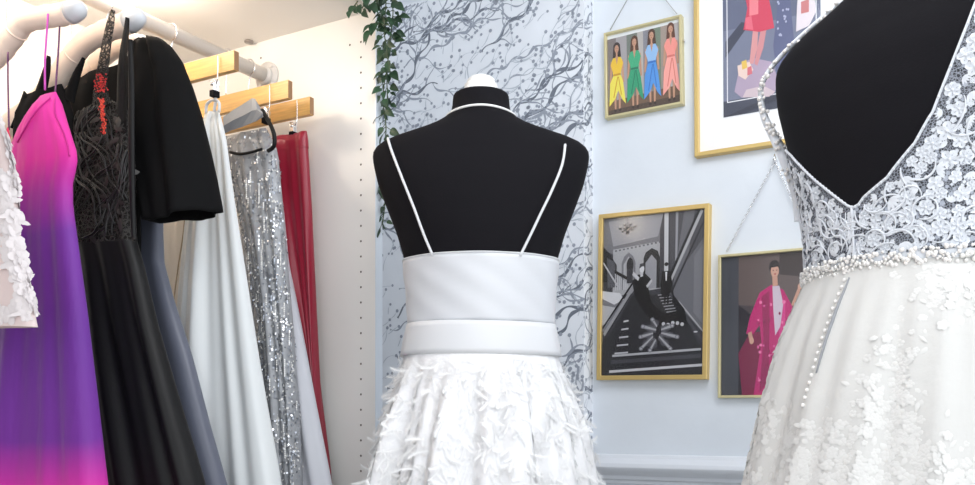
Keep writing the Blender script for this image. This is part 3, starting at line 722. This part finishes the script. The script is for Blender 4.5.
p.ell(.54, .12, .006, .004, (50, 30, 30), 6); p.ell(.575, .12, .006, .004, (50, 30, 30), 6); p.ell(.558, .147, .011, .005, (170, 50, 60), 6)
p.line(.74, .38, .80, .26, .022, (196, 150, 130), .014); p.ell(.81, .245, .026, .022, (206, 160, 140)); p.line(.3, .55, .315, .60, .02, (196, 150, 130)); p.ell(.32, .61, .024, .026, (206, 160, 140))
for k in range(26): p.ell(.09, .08+k*.035, .008, .003, (44, 44, 50), 6)
p.end(label='woman in a magenta lace robe over a pale dress')
apx = PL(775, 160, DW-.010)
chain(p.root, PL(727, 251, DW-.012), apx+UP*-.004, PL(812, 243, DW-.012), 'hanging_chain', .0010, .0062, CHROME)
mb = MB(); mb.tube([apx+AX*.010, apx-AX*.006], .0035, 10); mb.tube([apx+AX*.006+UP*.004, apx-AX*.004+UP*.012, apx-AX*.008+UP*.006, apx-AX*.008-UP*.004, apx-AX*.002-UP*.007], .0016, 6); mb.build('wall_hook', CHROME, p.root)

# ------------------------------------------------------------ garments on the rail
class Cloth:
    """closed, pleated tube of cloth hanging in the plane at distance d along the rail; outline points are (px, py)"""
    def __init__(s, d, L, Rr, th, folds=(), zend=None, amp0=.25, top_round=.03, lean=0):
        s.d = d; A = sorted([UZ(*p, d)[::-1] for p in L]); B = sorted([UZ(*p, d)[::-1] for p in Rr])
        s.A, s.B = A, B; s.zt = min(A[-1][0], B[-1][0]); s.zb = zend if zend is not None else max(A[0][0], B[0][0])
        s.th = th; s.folds = folds; s.amp0 = amp0; s.tr = top_round; s.lean = lean
    @staticmethod
    def ext(z, P):
        if z < P[0][0]:
            (z0, u0), (z1, u1) = P[0], P[1]; return u0+(u1-u0)*(z-z0)/(z1-z0)*.8
        return interp(z, P)
    def S(s, deg, z, off=0):
        t = math.radians(deg); u0, u1 = s.ext(z, s.A), s.ext(z, s.B); hw = max(.002, (u1-u0)/2); uc = (u0+u1)/2
        th = interp(z, s.th) if isinstance(s.th, (list, tuple)) else s.th
        q = min(1, (s.zt-z)/s.tr) if s.tr else 1; th = th*(.15+.85*math.sqrt(max(0, q)))
        g = s.amp0+(1-s.amp0)*min(1, max(0, (s.zt-z)/.5)); f = 0
        for (amp, k, ph, dr) in s.folds: f += amp*g*math.sin(k*math.cos(t)*2+ph+dr*(s.zt-z)+(1.7 if t % (2*PI) > PI else 0))
        c, n = math.cos(t), math.sin(t)
        cc = math.copysign(abs(c)**.9, c); nn_ = math.copysign(abs(n)**.8, n)
        return DU(s.d+s.lean*(s.zt-z)+(th+f*.9+off)*nn_, uc+(hw+off)*cc, z)
    def mesh(s, n=160, m=60, zt=None, zb=None):
        zt = s.zt if zt is None else zt; zb = s.zb if zb is None else zb
        mb = MB(); mb.grid([[s.S(360*k/n, zt+(zb-zt)*i/m) for k in range(n)] for i in range(m+1)], True, False, False); return mb
    def out(s, p): 
        return DU(s.d, p.dot(RV), p.z)
def cbase(c, z=None): return DU(c.d, (c.ext(c.zb, c.A)+c.ext(c.zb, c.B))/2, c.zb if z is None else z)

def hook(mb, d, u, zlow, r=.0016):
    """wire hook from a hanger centre up and over the rail"""
    pts = [DU(d, u, zlow), DU(d, UR, ZR-.045)]
    for k in range(9):
        a = -PI/2+.35+k*(PI*1.28)/8*1.0; pts.append(DU(d, UR+(RR+.003)*math.cos(a), ZR+(RR+.003)*math.sin(a)))
    mb.tube(smoothcurve(pts, 3), r, 6)

# wooden clip hangers
def wood_hanger(d, tip, label, zc_, clipu):
    uc = UR; hw = .18; h = .0185
    rt = thing('clip_hanger', DU(d, uc, zc_), label, 'hanger', 'wooden clip hangers on the wardrobe rail')
    mb = MB(); mb.abox(d-.006, d+.006, uc-hw, uc+hw-.001, zc_-h, zc_+h); mb.cur = 1; mb.abox(d-.0058, d+.0058, uc+hw-.001, uc+hw, zc_-h+.001, zc_+h-.001)
    mb.build('bar', [WOOD, WOODE], rt, smooth=False, bevel=.0012)
    mb = MB(); hook(mb, d, uc, zc_+h); mb.build('hook', CHROME, rt)
    for cu in clipu:
        mb = MB(); mb.tube(smoothcurve([DU(d-.009, cu+.012, zc_+h-.004), DU(d-.010, cu+.013, zc_-h-.006), DU(d-.008, cu+.006, zc_-h-.018), DU(d-.008, cu-.002, zc_-h-.010)], 4), .0014, 6)
        mb.box(DU(d-.004, cu-.006, zc_-h-.020), AX*.003, RV*.005, UP*.012); mb.box(DU(d+.004, cu-.006, zc_-h-.020), AX*.003, RV*.005, UP*.012)
        mb.tube([DU(d-.010, cu-.006, zc_-h-.016), DU(d+.010, cu-.006, zc_-h-.016)], .0035, 10)
        mb.cur = 1; mb.box(DU(d-.004, cu-.006, zc_-h-.034), AX*.0042, RV*.0056, UP*.006); mb.box(DU(d+.004, cu-.006, zc_-h-.034), AX*.0042, RV*.0056, UP*.006)
        mb.build('clip', [CHROME, BLACKJ], rt, smooth=False, bevel=.001)
    return rt
wood_hanger(1.480, None, 'blond wooden clip hanger holding the burgundy trousers, nearest the end panel', PL(312, 106, 1.48).z, (UR+.135, UR-.135))
wood_hanger(1.415, None, 'blond wooden hanger bar with plain end directly above the silver sequin dress', PL(290, 92, 1.425).z, (UR+.12, UR-.135))
wood_hanger(1.268, None, 'highest and nearest blond wooden hanger, holding the white satin gown', PL(232, 62, 1.268).z, (UR+.128, UR-.135))

# padded hangers
def padded(d, pts, r, label, grp=None):
    P = [PL(*p, d) for p in pts]; P = smoothcurve(P, 6)
    c = min(P, key=lambda q: abs(q.dot(RV)-UR))
    rt = thing('padded_hanger', c, label, 'hanger', 'cream padded hangers on the wardrobe rail')
    L = len(P); rs_ = []
    for i in range(L):
        e = min(1, (i+1.2)/4, (L-i+.2)/4); rs_.append(r*math.sqrt(e)*(1+.035*math.sin(i*1.9)))
    mb = MB(); mb.tube(P[:L-4], rs_[:L-4], 18)
    for k in (int(L*.3), int(L*.55)):   # gathered seams
        t = (P[k+1]-P[k]).normalized(); a = t.cross(UP).normalized(); b2 = t.cross(a)
        mb.tube([P[k]+(a*math.cos(2*PI*j/18)+b2*math.sin(2*PI*j/18))*(r*1.0) for j in range(18)], .0016, 5, close=True)
    mb.build('padded_arm', PAD, rt)
    mb = MB(); mb.tube(P[L-5:]+[P[-1]+(P[-1]-P[-2]).normalized()*.004], rs_[L-5:]+[r*.25], 18); mb.build('arm_end', PADT, rt)
    mb = MB(); hook(mb, d, c.dot(RV), c.z+r*.7); mb.build('hook', CHROME, rt)
    return rt
padded(.93, [(-95, 128), (-70, 105), (-38, 82), (-5, 58), (12, 38), (25, 22), (45, 17), (65, 14), (82, 8)], .0175, 'cream padded hanger nearest the front, holding the pink and purple dress')
padded(1.045, [(-45, 160), (-10, 138), (25, 112), (50, 88), (68, 62), (84, 44), (102, 33), (122, 25), (142, 16)], .0185, 'cream padded hanger carrying the black lace halter dress straps')
padded(1.12, [(-5, 150), (30, 125), (58, 100), (78, 80), (98, 62), (116, 48), (134, 44), (150, 46)], .0165, 'cream padded hanger holding the black puff sleeve dress, behind the lace dress hanger')

SATB = mat('black satin', (.0065, .0065, .007), .45, sheen=.0, spec=.22, bump=.08, bscale=25)
VELV = mat('black velvet', (.0035, .0035, .004), .85, spec=.15, sheen=.0)
NAVY = mat('midnight grey satin', (.11, .122, .165), .40, sheen=.2, bump=.03, bscale=20)
OMBRE = bpy.data.materials.new('pink purple ombre chiffon'); OMBRE.use_nodes = True
def ombre(m, z0, z1, stops):
    nt = m.node_tree; b_ = nt.nodes['Principled BSDF']; b_.inputs['Roughness'].default_value = .62; b_.inputs['Sheen Weight'].default_value = .08
    g = nt.nodes.new('ShaderNodeTexCoord'); x = nt.nodes.new('ShaderNodeSeparateXYZ'); r = nt.nodes.new('ShaderNodeMapRange'); c = nt.nodes.new('ShaderNodeValToRGB')
    n = nt.nodes.new('ShaderNodeTexNoise'); n.inputs['Scale'].default_value = 7; ad = nt.nodes.new('ShaderNodeMath'); ad.operation = 'MULTIPLY_ADD'; ad.inputs[1].default_value = .10
    r.inputs[1].default_value = z0; r.inputs[2].default_value = z1
    nt.links.new(g.outputs['Object'], x.inputs[0]); nt.links.new(g.outputs['Object'], n.inputs[0]); nt.links.new(x.outputs[2], r.inputs[0])
    nt.links.new(n.outputs[0], ad.inputs[0]); nt.links.new(r.outputs[0], ad.inputs[2]); nt.links.new(ad.outputs[0], c.inputs[0])
    e = c.color_ramp.elements
    while len(e) > 1: e.remove(e[-1])
    e[0].position = stops[0][0]; e[0].color = (*srgb(*stops[0][1]), 1)
    for pz, cc in stops[1:]: k = e.new(pz); k.color = (*srgb(*cc), 1)
    nt.links.new(c.outputs[0], b_.inputs['Base Color'])
    w = nt.nodes.new('ShaderNodeTexNoise'); w.inputs['Scale'].default_value = 30; bm = nt.nodes.new('ShaderNodeBump'); bm.inputs['Strength'].default_value = .25; bm.inputs['Distance'].default_value = .01
    mp = nt.nodes.new('ShaderNodeMapping'); mp.inputs['Scale'].default_value = (1.5, 1.5, .35); nt.links.new(g.outputs['Object'], mp.inputs[0]); nt.links.new(mp.outputs[0], w.inputs[0]); nt.links.new(w.outputs[0], bm.inputs['Height']); nt.links.new(bm.outputs[0], b_.inputs['Normal'])

# burgundy trousers
BURG = mat('burgundy satin', srgb(138, 14, 42), .34, sheen=.1, bump=.04, bscale=30)
c = Cloth(1.478, [(262, 133), (264, 150), (266, 200), (276, 245), (296, 330), (322, 455)], [(306, 131), (308, 160), (311, 210), (313, 260), (316, 330), (319, 400), (322, 455)], .014, ((.006, 3.2, .4, 1), (.004, 6.5, 1.4, -1.5)), zend=.62, amp0=.5, top_round=.012)
bt = thing('trousers', cbase(c), 'burgundy satin trousers clipped to a wooden hanger by the end panel', 'trousers')
zw = c.zt-.035
c.mesh(140, 40, zt=zw).build('trouser_legs', BURG, bt)
mb = MB(); mb.grid([[c.S(360*k/80, lerp(c.zt, zw, i/4), .0012) for k in range(80)] for i in range(5)]); mb.build('waistband', BURG, bt)
# pale grey skirt
PALE = mat('pale grey lilac satin', (.62, .63, .68), .5, sheen=.2, var=.04)
c = Cloth(1.45, [(236, 190), (246, 260), (250, 330), (262, 485)], [(280, 190), (287, 262), (299, 320), (314, 400), (331, 485)], .022, ((.006, 3, .9, .8), (.003, 7, 2, 2)), zend=.40, amp0=.4)
o = c.mesh(140, 50).build('long_skirt', PALE, base=cbase(c)); tag(o, 'pale grey satin skirt flaring between the sequin dress and burgundy trousers', 'skirt')
# silver sequin dress
SILV = mat('silver sequin base', (.34, .35, .37), .5, metal=.2, var=.15, vscale=40)
SEQ = mat('silver sequin', (.78, .79, .82), .2, metal=.9); SEQD = mat('dark silver sequin', (.3, .32, .36), .3, metal=.8); SEQW = mat('white sequin', (.85, .84, .82), .35)
LINING = mat('ivory lining', (.66, .62, .56), .7)
c = Cloth(1.405, [(224, 132), (229, 150), (236, 190), (250, 250), (262, 330), (266, 400), (272, 485)], [(266, 128), (276, 150), (280, 195), (284, 250), (290, 320), (296, 400), (300, 485)], .022, ((.004, 3.4, 0, .5), (.003, 7.5, 1, -1)), zend=.42, amp0=.5)
sd = thing('sequin_dress', cbase(c), 'silver grey sequin and fringe dress hanging between white gown and burgundy trousers', 'dress')
c.mesh(140, 60).build('dress_body', SILV, sd)
sb = MB(); sr = random.Random(8)
def quad(mb, p, ex, ey, w, h): mb.add([p-ex*w-ey*h, p+ex*w-ey*h, p+ex*w+ey*h, p-ex*w+ey*h], [(0, 1, 2, 3)])
for i in range(5200):
    z = lerp(c.zt-.005, c.zb+.15, sr.random()); deg = sr.uniform(178, 362) if sr.random() < .8 else sr.uniform(0, 360)
    k = math.cos(math.radians(deg))
    lat = min(abs(math.sin(k*5+z*38)), abs(math.sin(k*5-z*38)))
    if lat > .35 and sr.random() < .6: continue
    p, ex, ey, n_ = frame_at(c.S, deg, z, c.out, 2)
    e2 = (ex+n_*sr.gauss(0, .5)).normalized(); e3 = (ey+n_*sr.gauss(0, .4)).normalized(); sb.cur = sr.choice((0, 1, 1, 2))
    quad(sb, p+n_*.0016, e2, e3, .0015, sr.uniform(.0014, .0024))
for i in range(260):     # hanging fringe strings
    z = lerp(c.zt-.03, c.zb+.2, sr.random()); deg = sr.uniform(185, 358); L = sr.uniform(.018, .045)
    p, ex, ey, n_ = frame_at(c.S, deg, z, c.out, 2); sb.cur = sr.choice((0, 1, 2))
    for k in range(int(L/.004)):
        quad(sb, p-UP*k*.004+n_*.0035, (ex+n_*sr.gauss(0, .4)).normalized(), UP, .0013, .0017)
sb.build('sequins', [SEQ, SEQD, SEQW], sd)['kind'] = 'stuff'
COLR = mat('pewter satin', (.22, .24, .27), .35, sheen=.2)
def sheet(pts, d, dd=None):
    mb = MB(); n = len(pts); mb.add([PL(px, py, d+(dd[i] if dd else 0)) for i, (px, py) in enumerate(pts)], [tuple(range(n))]); return mb
mb = MB(); rows = []
for i, (a_, b_) in enumerate((((223, 134), (224, 118)), ((232, 130), (234, 111)), ((242, 127), (244, 105)), ((252, 123), (253, 99)), ((257, 121), (256, 100)), ((263, 117), (261, 111)))):
    rows.append([PL(*a_, 1.372+.003*math.sin(i)), PL((a_[0]+b_[0])/2+1, (a_[1]+b_[1])/2, 1.366), PL(*b_, 1.376)])
mb.grid(rows, closed=False); mb.build('folded_sash', COLR, sd, smooth=False, solid=.003)
mb = MB(); mb.tube(smoothcurve([PL(262, 110, 1.375), PL(269, 122, 1.375), PL(274, 134, 1.376), PL(274, 146, 1.378), PL(268, 151, 1.38)], 4), .0042, 8); mb.tube(smoothcurve([PL(230, 152, 1.378), PL(240, 154, 1.374), (PL(252, 152, 1.374)), PL(262, 149, 1.377)], 4), .0030, 8); mb.build('hanging_loop', SATB, sd)

# ivory gown far back-left and white satin gown
CREAM = mat('cream satin', (.78, .72, .64), .45, sheen=.2)
GOWN = mat('white gown satin', (.70, .73, .74), .42, sheen=.25, bump=.02, bscale=15)
c = Cloth(1.34, [(150, 150), (140, 250), (130, 350), (120, 485)], [(196, 150), (204, 250), (216, 350), (236, 485)], .03, ((.010, 3.5, 1, .6), (.005, 7, .3, 1)), zend=.35, amp0=.4)
cg = thing('cream_gown', cbase(c), 'cream satin gown with thin ribbon loop, behind the midnight grey satin dress', 'dress'); c.mesh(140, 50).build('gown_body', CREAM, cg)
mb = MB(); mb.tube(smoothcurve([PL(186, 205, 1.295), PL(183, 235, 1.293), PL(178, 268, 1.293), PL(173, 306, 1.293)], 5), .0013, 6); mb.build('ribbon_loop', mat('tan ribbon', (.45, .34, .22), .6), cg)
c = Cloth(1.285, [(205, 112), (196, 160), (186, 220), (180, 290), (176, 360), (172, 485)], [(219, 110), (226, 140), (234, 200), (246, 280), (258, 360), (279, 485)], [(.3, .055), (1.0, .05), (1.3, .032), (1.6, .012)], ((.013, 2.6, .3, .6), (.007, 5.6, 1.2, -.8), (.003, 11, .4, 1.5)), zend=.32, amp0=.25)
wg = thing('satin_gown', cbase(c), 'plain white satin gown hanging from the highest clip hanger beside the sequin dress', 'dress'); c.mesh(200, 70).build('gown_body', GOWN, wg)
mb = MB(); mb.tube(smoothcurve([PL(206, 113, 1.27), PL(207, 104, 1.27), PL(214, 100, 1.27), PL(219, 103, 1.27), PL(219, 112, 1.27)], 5), .003, 8); mb.tube(smoothcurve([PL(215, 82, 1.272), PL(216, 95, 1.272), PL(214, 112, 1.272)], 4), .0030, 8); mb.build('hanging_loop', WBAND, wg)

# midnight grey satin dress
c = Cloth(1.17, [(120, 195), (112, 262), (90, 360), (70, 485)], [(161, 195), (161, 232), (162, 262), (172, 300), (190, 355), (208, 425), (225, 485)], [(.3, .05), (1.1, .035), (1.45, .022)], ((.010, 2.4, 1.2, .5), (.004, 6, .5, 1)), zend=.36, amp0=.15)
ng = thing('satin_dress', cbase(c), 'midnight grey satin dress with flared skirt below the black puff sleeve', 'dress')
zsm = PL(160, 263, 1.17).z; c.mesh(160, 44, zt=zsm).build('skirt', NAVY, ng); c.mesh(160, 20, zb=zsm-.004).build('bodice', NAVY, ng)
# black puff-sleeve dress
c = Cloth(1.10, [(141, 40), (136, 50), (134, 70), (133, 120), (139, 150), (148, 185), (160, 222)], [(150, 36), (158, 38), (167, 45), (177, 60), (186, 84), (193, 110), (200, 145), (205, 175), (208, 200), (209, 218)], [(1.2, .060), (1.45, .058), (1.6, .045), (1.7, .03)], ((.007, 2.6, 2.2, 1.2), (.004, 5.5, .3, -2)), amp0=.6, top_round=.05)
pg = thing('puff_sleeve_dress', DU(1.10, UR, .5), 'black dress whose large puff sleeve bulges toward the white gown', 'dress')
mb = MB(); zts, zbs = c.zt, PL(218, 214, 1.10).z; rows = []
for i in range(41):
    rr_ = []
    for k in range(120):
        dg = 360*k/120; uu = (math.cos(math.radians(dg))+1)/2
        zl = zbs-.012*math.sin(PI*uu)+.006*uu+.022*max(0, math.sin(math.radians(dg)))*1.0
        rr_.append(c.S(dg, lerp(zts, zl, i/40)))
    rows.append(rr_)
mb.grid(rows, True, True, False); mb.build('puff_sleeve', VELV, pg, solid=.002)
c2 = Cloth(1.115, [(60, 66), (60, 110), (58, 200), (50, 300), (30, 485)], [(141, 58), (142, 120), (139, 200), (140, 300), (165, 485)], .02, ((.006, 3, .6, .5), (.003, 6, 0, 1)), zend=.4, amp0=.4)
c2.mesh(120, 50).build('dress_body', VELV, pg)

# black lace halter dress
LACEB = net_mat('black lace ground', (.022, .02, .018), .98, 120)
LACEB.node_tree.nodes['Principled BSDF'].inputs['Base Color'].default_value = (.018, .016, .014, 1)
CORDB = mat('black satin cord', (.006, .006, .006), .35); LEAFB = mat('brown black organza', (.022, .019, .017), .4)
REDB = mat('red beading', srgb(200, 30, 30), .4); REDO = mat('orange red embroidery', srgb(226, 78, 50), .5)
zj = PL(100, 243, 1.0).z
lx = Cloth(1.02, [(92, 102), (82, 112), (74, 135), (70, 165), (67, 205), (70, 243), (76, 270), (84, 330), (96, 410), (108, 485)], [(112, 100), (124, 106), (130, 125), (133, 165), (133, 205), (134, 240), (142, 268), (155, 325), (176, 400), (201, 485)], [(.3, .055), (1.0, .045), (1.3, .03), (1.55, .022)], ((.008, 2.4, .4, .7), (.005, 5.6, 2, -1), (.002, 10, 0, 2)), zend=.34, amp0=.15)
lg = thing('halter_dress', cbase(lx), 'black halter dress with corded lace bodice, red beading and full satin skirt', 'dress')
lx.mesh(160, 30, zb=zj).build('lace_bodice', LACEB, lg)
lx.mesh(180, 46, zt=zj+.003).build('skirt', SATB, lg)
lb = MB(); lr = random.Random(12)
for i in range(28):      # sinuous cords crossing in a lattice, each doubled
    deg = lr.uniform(190, 345); z = zj+.004+(lx.zt-zj)*(i % 12)/13; sg = 1 if i % 2 else -1; path = []; pa2 = []; a0 = PI/2+sg*lr.uniform(.35, .8); p0 = lr.uniform(0, 6.28)
    for k in range(26):
        a = a0+.35*math.sin(k*.4+p0); deg += math.cos(a)*5.5; z += math.sin(a)*.0062
        if z > lx.zt-.008 or z < zj or deg < 182 or deg > 358: break
        path.append(lx.S(deg, z, .003)); pa2.append(lx.S(deg+9, z, .003))
    if len(path) > 4:
        lb.cur = 0; lb.tube(path, .0017, 6); lb.tube(pa2, .0013, 5)
for i in range(40):
    deg = lr.uniform(195, 345); z = lerp(zj+.01, lx.zt-.03, lr.random()); p, ex, ey, n_ = frame_at(lx.S, deg, z, lx.out, 2); a = lr.uniform(0, 6.28); lb.cur = 1
    leaf(lb, p+n_*.002, ex*math.cos(a)+ey*math.sin(a), n_, lr.uniform(.015, .03), lr.uniform(.003, .006))
lb.build('corded_applique', [CORDB, LEAFB], lg)['kind'] = 'stuff'
def ribbonstrip(cpts, ws, d, thick=.002, mb=None, wob=.002):
    mb = mb or MB(); C_ = [PL(*p, d) for p in cpts]; n0 = len(C_); C_ = smoothcurve(C_, 5); rows = []
    for i, p in enumerate(C_):
        t = (C_[min(i+1, len(C_)-1)]-C_[max(i-1, 0)]).normalized(); sd_ = t.cross(AX).normalized(); w = interp(i/5, list(enumerate(ws)))
        rows.append([p+sd_*w*j-AX*(wob*math.cos(j*2.2)+thick) for j in (-1, -.5, 0, .5, 1)]+[p+sd_*w*j+AX*(thick) for j in (1, .5, 0, -.5, -1)])
    mb.grid(rows, True, True, True); return mb
o = ribbonstrip([(113, 10), (110, 24), (106, 45), (103, 66), (100, 88), (101, 108)], [.003, .009, .011, .013, .016, .024], 1.005).build('lace_strap', LACEB, lg)
ribbonstrip([(128, 18), (125, 38), (122, 62), (121, 100), (121, 160)], [.002, .008, .011, .013, .014], 1.012, .001, None, .004).build('strap', SATB, lg)
ribbonstrip([(130, 40), (131, 90), (131, 150), (132, 200), (134, 240)], [.004, .006, .007, .006, .004], .995).build('side_binding', SATB, lg)
mb = MB()
for i in range(230):
    k = lr.random(); cx = lerp(99, 104, k)+lr.gauss(0, 1.2 if k > .4 else 3.0); cy = lerp(74, 134, k) if k > .4 else lr.uniform(74, 92)
    mb.cur = 0 if cy < 94 or lr.random() < .45 else 1; q = PL(cx, cy, .970 if cy > 92 else .984); mb.ball(q, lr.uniform(.0008, .0017), 5, 3)
mb.build('red_beading', [REDB, REDO], lg)['kind'] = 'stuff'

# black dress behind the pink one
c = Cloth(1.0, [(30, 84), (18, 105), (14, 140), (20, 200), (20, 300), (14, 485)], [(62, 84), (72, 110), (76, 150), (76, 220), (84, 330), (96, 485)], .016, ((.006, 3, .6, .5),), zend=.5, amp0=.3)
bd = thing('black_dress', cbase(c), 'plain black dress mostly hidden behind the pink and purple dress', 'dress'); c.mesh(100, 40).build('dress_body', VELV, bd)
for q in ([(49, 56), (46, 72), (40, 95)], [(84, 58), (76, 76), (68, 100)], [(12, 128), (20, 112), (28, 96)]):
    ribbonstrip(q, [.002, .010, .016], 1.0).build('strap', VELV, bd)

# pink purple ombre dress
c = Cloth(.90, [(43, 90), (34, 112), (21, 132), (13, 150), (6, 180), (0, 230), (-10, 300), (-24, 400), (-34, 485)], [(56, 92), (61, 112), (68, 132), (74, 150), (75, 162), (70, 182), (70, 205), (76, 250), (84, 310), (93, 390), (103, 485)], [(.3, .05), (.95, .045), (1.25, .03), (1.5, .02)], ((.007, 2.8, .2, .6), (.004, 6.2, 1.4, -1), (.002, 12, 0, 2)), zend=.34, amp0=.04)
og = thing('ombre_dress', cbase(c), 'long strappy dress fading from hot pink at the top to purple', 'dress')
zo = cbase(c).z
def zrel(py): return (PL(40, py, .9).z-zo)
z485, z90 = zrel(485), zrel(90)
ombre(OMBRE, z485, z90, [(0.0, (226, 30, 146)), (.06, (190, 30, 150)), (.17, (104, 28, 140)), (.42, (98, 34, 142)), (.66, (112, 38, 152)), (.77, (168, 38, 158)), (.86, (222, 36, 158)), (1.0, (226, 44, 160))])
c.mesh(180, 80).build('gown_body', OMBRE, og)
def on(c, px, py, off=.0015):
    u, z = UZ(px, py, c.d-.02); u0, u1 = c.ext(z, c.A), c.ext(z, c.B); q = max(-.97, min(.97, (2*u-u0-u1)/(u1-u0)))
    return c.S(360-math.degrees(math.acos(math.copysign(abs(q)**(1/.9), q))), z, off)
for q in ([(46, 95), (49, 112), (55, 128), (63, 142), (71, 152)], [(44, 96), (36, 112), (27, 128), (17, 142)]):
    MB().tube(smoothcurve([on(c, *k) for k in q], 4), .0013, 6).build('neckline_binding', mat('hot pink binding', srgb(200, 30, 140), .6), og)

def tri(pts, d, dd, m_, name, parent):
    mb = MB(); a, b2, c3 = [PL(*p, d) for p in pts]; rows = []
    for i in range(11):
        t = i/10; l = a.lerp(b2, t); r_ = a.lerp(c3, t); rows.append([l.lerp(r_, k/8)-AX*(dd*math.sin(PI*k/8)*min(1, t*1.5)+.001) for k in range(9)])
    mb.grid(rows, closed=False); return mb.build(name, m_, parent, solid=.002)
tri([(9, 128), (3, 160), (17, 162)], .905, .008, mat('crimson chiffon', srgb(205, 35, 85), .5), 'bodice_cup', og)
STP = mat('pink purple cord', srgb(196, 70, 176), .5); STD = mat('plum cord', srgb(96, 44, 92), .5)
mb = MB(); mb.tube(smoothcurve([PL(48, 14, .905), PL(47, 30, .90), PL(45, 60, .893), PL(45, 90, .886)], 4), .0016, 6); mb.build('strap', STP, og)
mb = MB(); mb.tube(smoothcurve([PL(60, 14, .93), PL(59, 40, .93), PL(57, 70, .925), PL(55, 94, .91)], 4), .0015, 6); mb.build('strap', STD, og)
mb = MB(); mb.tube(smoothcurve([PL(8, 52, .91), PL(8, 80, .91), PL(9, 130, .905)], 4), .0014, 6); mb.build('strap', STD, og)

# blush lace dress at the very front
BLUSH = mat('blush tulle', (.68, .56, .54), .75, var=.04); BLF = mat('blush white lace petals', (.70, .65, .65), .7)
c = Cloth(.74, [(-120, 96), (-125, 200), (-135, 330), (-140, 352)], [(-14, 96), (3, 132), (14, 180), (20, 250), (30, 300), (36, 327)], .02, ((.005, 3, .6, .5), (.002, 9, 0, 1)), amp0=.4)
o_ = thing('blush_lace_top', cbase(c), 'blush tulle top covered in white lace petals, at the far left front', 'top')
mb = MB(); rows = []
for i in range(41):
    rows.append([c.S(360*k/120, lerp(c.zt, c.zb+.012*(1-(math.cos(2*PI*k/120)+1)/2)*1.5, i/40)) for k in range(120)])
mb.grid(rows); mb.build('top_body', BLUSH, o_)
lb = MB(); br = random.Random(2)
for i in range(900):
    deg = br.uniform(200, 372); z = lerp(c.zb+.012, c.zt-.005, br.random()); p, ex, ey, n_ = frame_at(c.S, deg, z, c.out, 2)
    if math.sin(deg*.09+z*25)+math.sin(z*41-deg*.05) < -.5: continue
    a = br.uniform(0, 6.28)
    if br.random() < .8: flower(lb, p, ex, ey, n_, br.uniform(.006, .014), 5, br)
    else: leaf(lb, p, ex*math.cos(a)+ey*math.sin(a), n_, br.uniform(.012, .024), br.uniform(.0025, .005))
lb.build('lace_petals', BLF, o_)['kind'] = 'stuff'
mb = MB(); hook(mb, .74, UR, ZR-.09); bh = thing('wire_hanger', DU(.74, UR, ZR-.09), 'thin wire hanger above the blush lace top, out at the far left', 'hanger'); mb.build('hook', CHROME, bh)
mb = MB(); mb.tube([DU(.74, UR-.19, ZR-.15), DU(.74, UR, ZR-.09), DU(.74, UR+.19, ZR-.15)], .003, 8); mb.build('arms', CHROME, bh)

# ------------------------------------------------------------ ivy garland on the wardrobe corner
LEAFM = mat('ivy leaf', (.025, .062, .03), .45, var=.45, vscale=25); STEMM = mat('ivy stem', (.06, .09, .04), .7)
gr = random.Random(31)
iv = thing('ivy_garland', PL(385, 225, DP+.03), 'trailing green artificial ivy hanging down the wardrobe corner', 'plant')
lb = MB(); sbm = MB()
def ileaf(mb, c0, dv, n_, L, w):
    s_ = dv.cross(n_).normalized(); rows = []
    for i in range(7):
        t = i/6; ww_ = w*math.sin(PI*min(1, t**.72))*(1 if t < 1 else 0); cc = c0+dv*L*t+n_*(-.25*L*t*t)
        rows.append([cc-s_*ww_+n_*ww_*.35, cc, cc+s_*ww_+n_*ww_*.35])
    mb.grid(rows, closed=False)
def vine(pts, d, n, spread, szs):
    P = smoothcurve([PL(px, py, d+dd) for px, py, dd in pts], 10); sbm.tube(P, .0012, 5)
    for i in range(n):
        q = P[int((i+gr.random())/n*(len(P)-1))]; a = gr.uniform(0, 6.28)
        dv = (RV*math.cos(a)*spread-AX*abs(math.sin(a))*.55-UP*gr.uniform(.2, 1.1)).normalized(); n_ = (-AX+RV*gr.gauss(0, .5)+UP*gr.uniform(-.2, .8)).normalized()
        n_ = (n_-dv*n_.dot(dv)).normalized(); st = dv*gr.uniform(.006, .018); L = gr.uniform(*szs)
        sbm.tube([q, q+st], .0007, 4); ileaf(lb, q+st, dv, n_, L, L*gr.uniform(.24, .34))
vine([(383, -40, -.03), (386, 0, -.02), (384, 30, -.01), (388, 60, .0), (383, 95, .01), (386, 130, .015), (382, 165, .02), (385, 200, .02), (382, 225, .02)], DP, 84, .9, (.016, .030))
vine([(388, -30, .01), (393, 10, .02), (390, 40, .03), (387, 75, .03), (388, 110, .03)], DP, 64, 1.0, (.016, .030))
vine([(376, -30, -.04), (365, -8, -.05), (357, 2, -.05), (353, 8, -.05)], DP, 8, .5, (.022, .034)); vine([(376, -30, -.04), (371, -6, -.05), (362, 8, -.05)], DP, 5, .5, (.024, .034))
vine([(384, -20, -.03), (377, 0, -.03), (378, 18, -.02), (374, 28, -.02)], DP, 14, .8, (.020, .032))
lb.build('foliage', LEAFM, iv); sbm.build('stem', STEMM, iv)
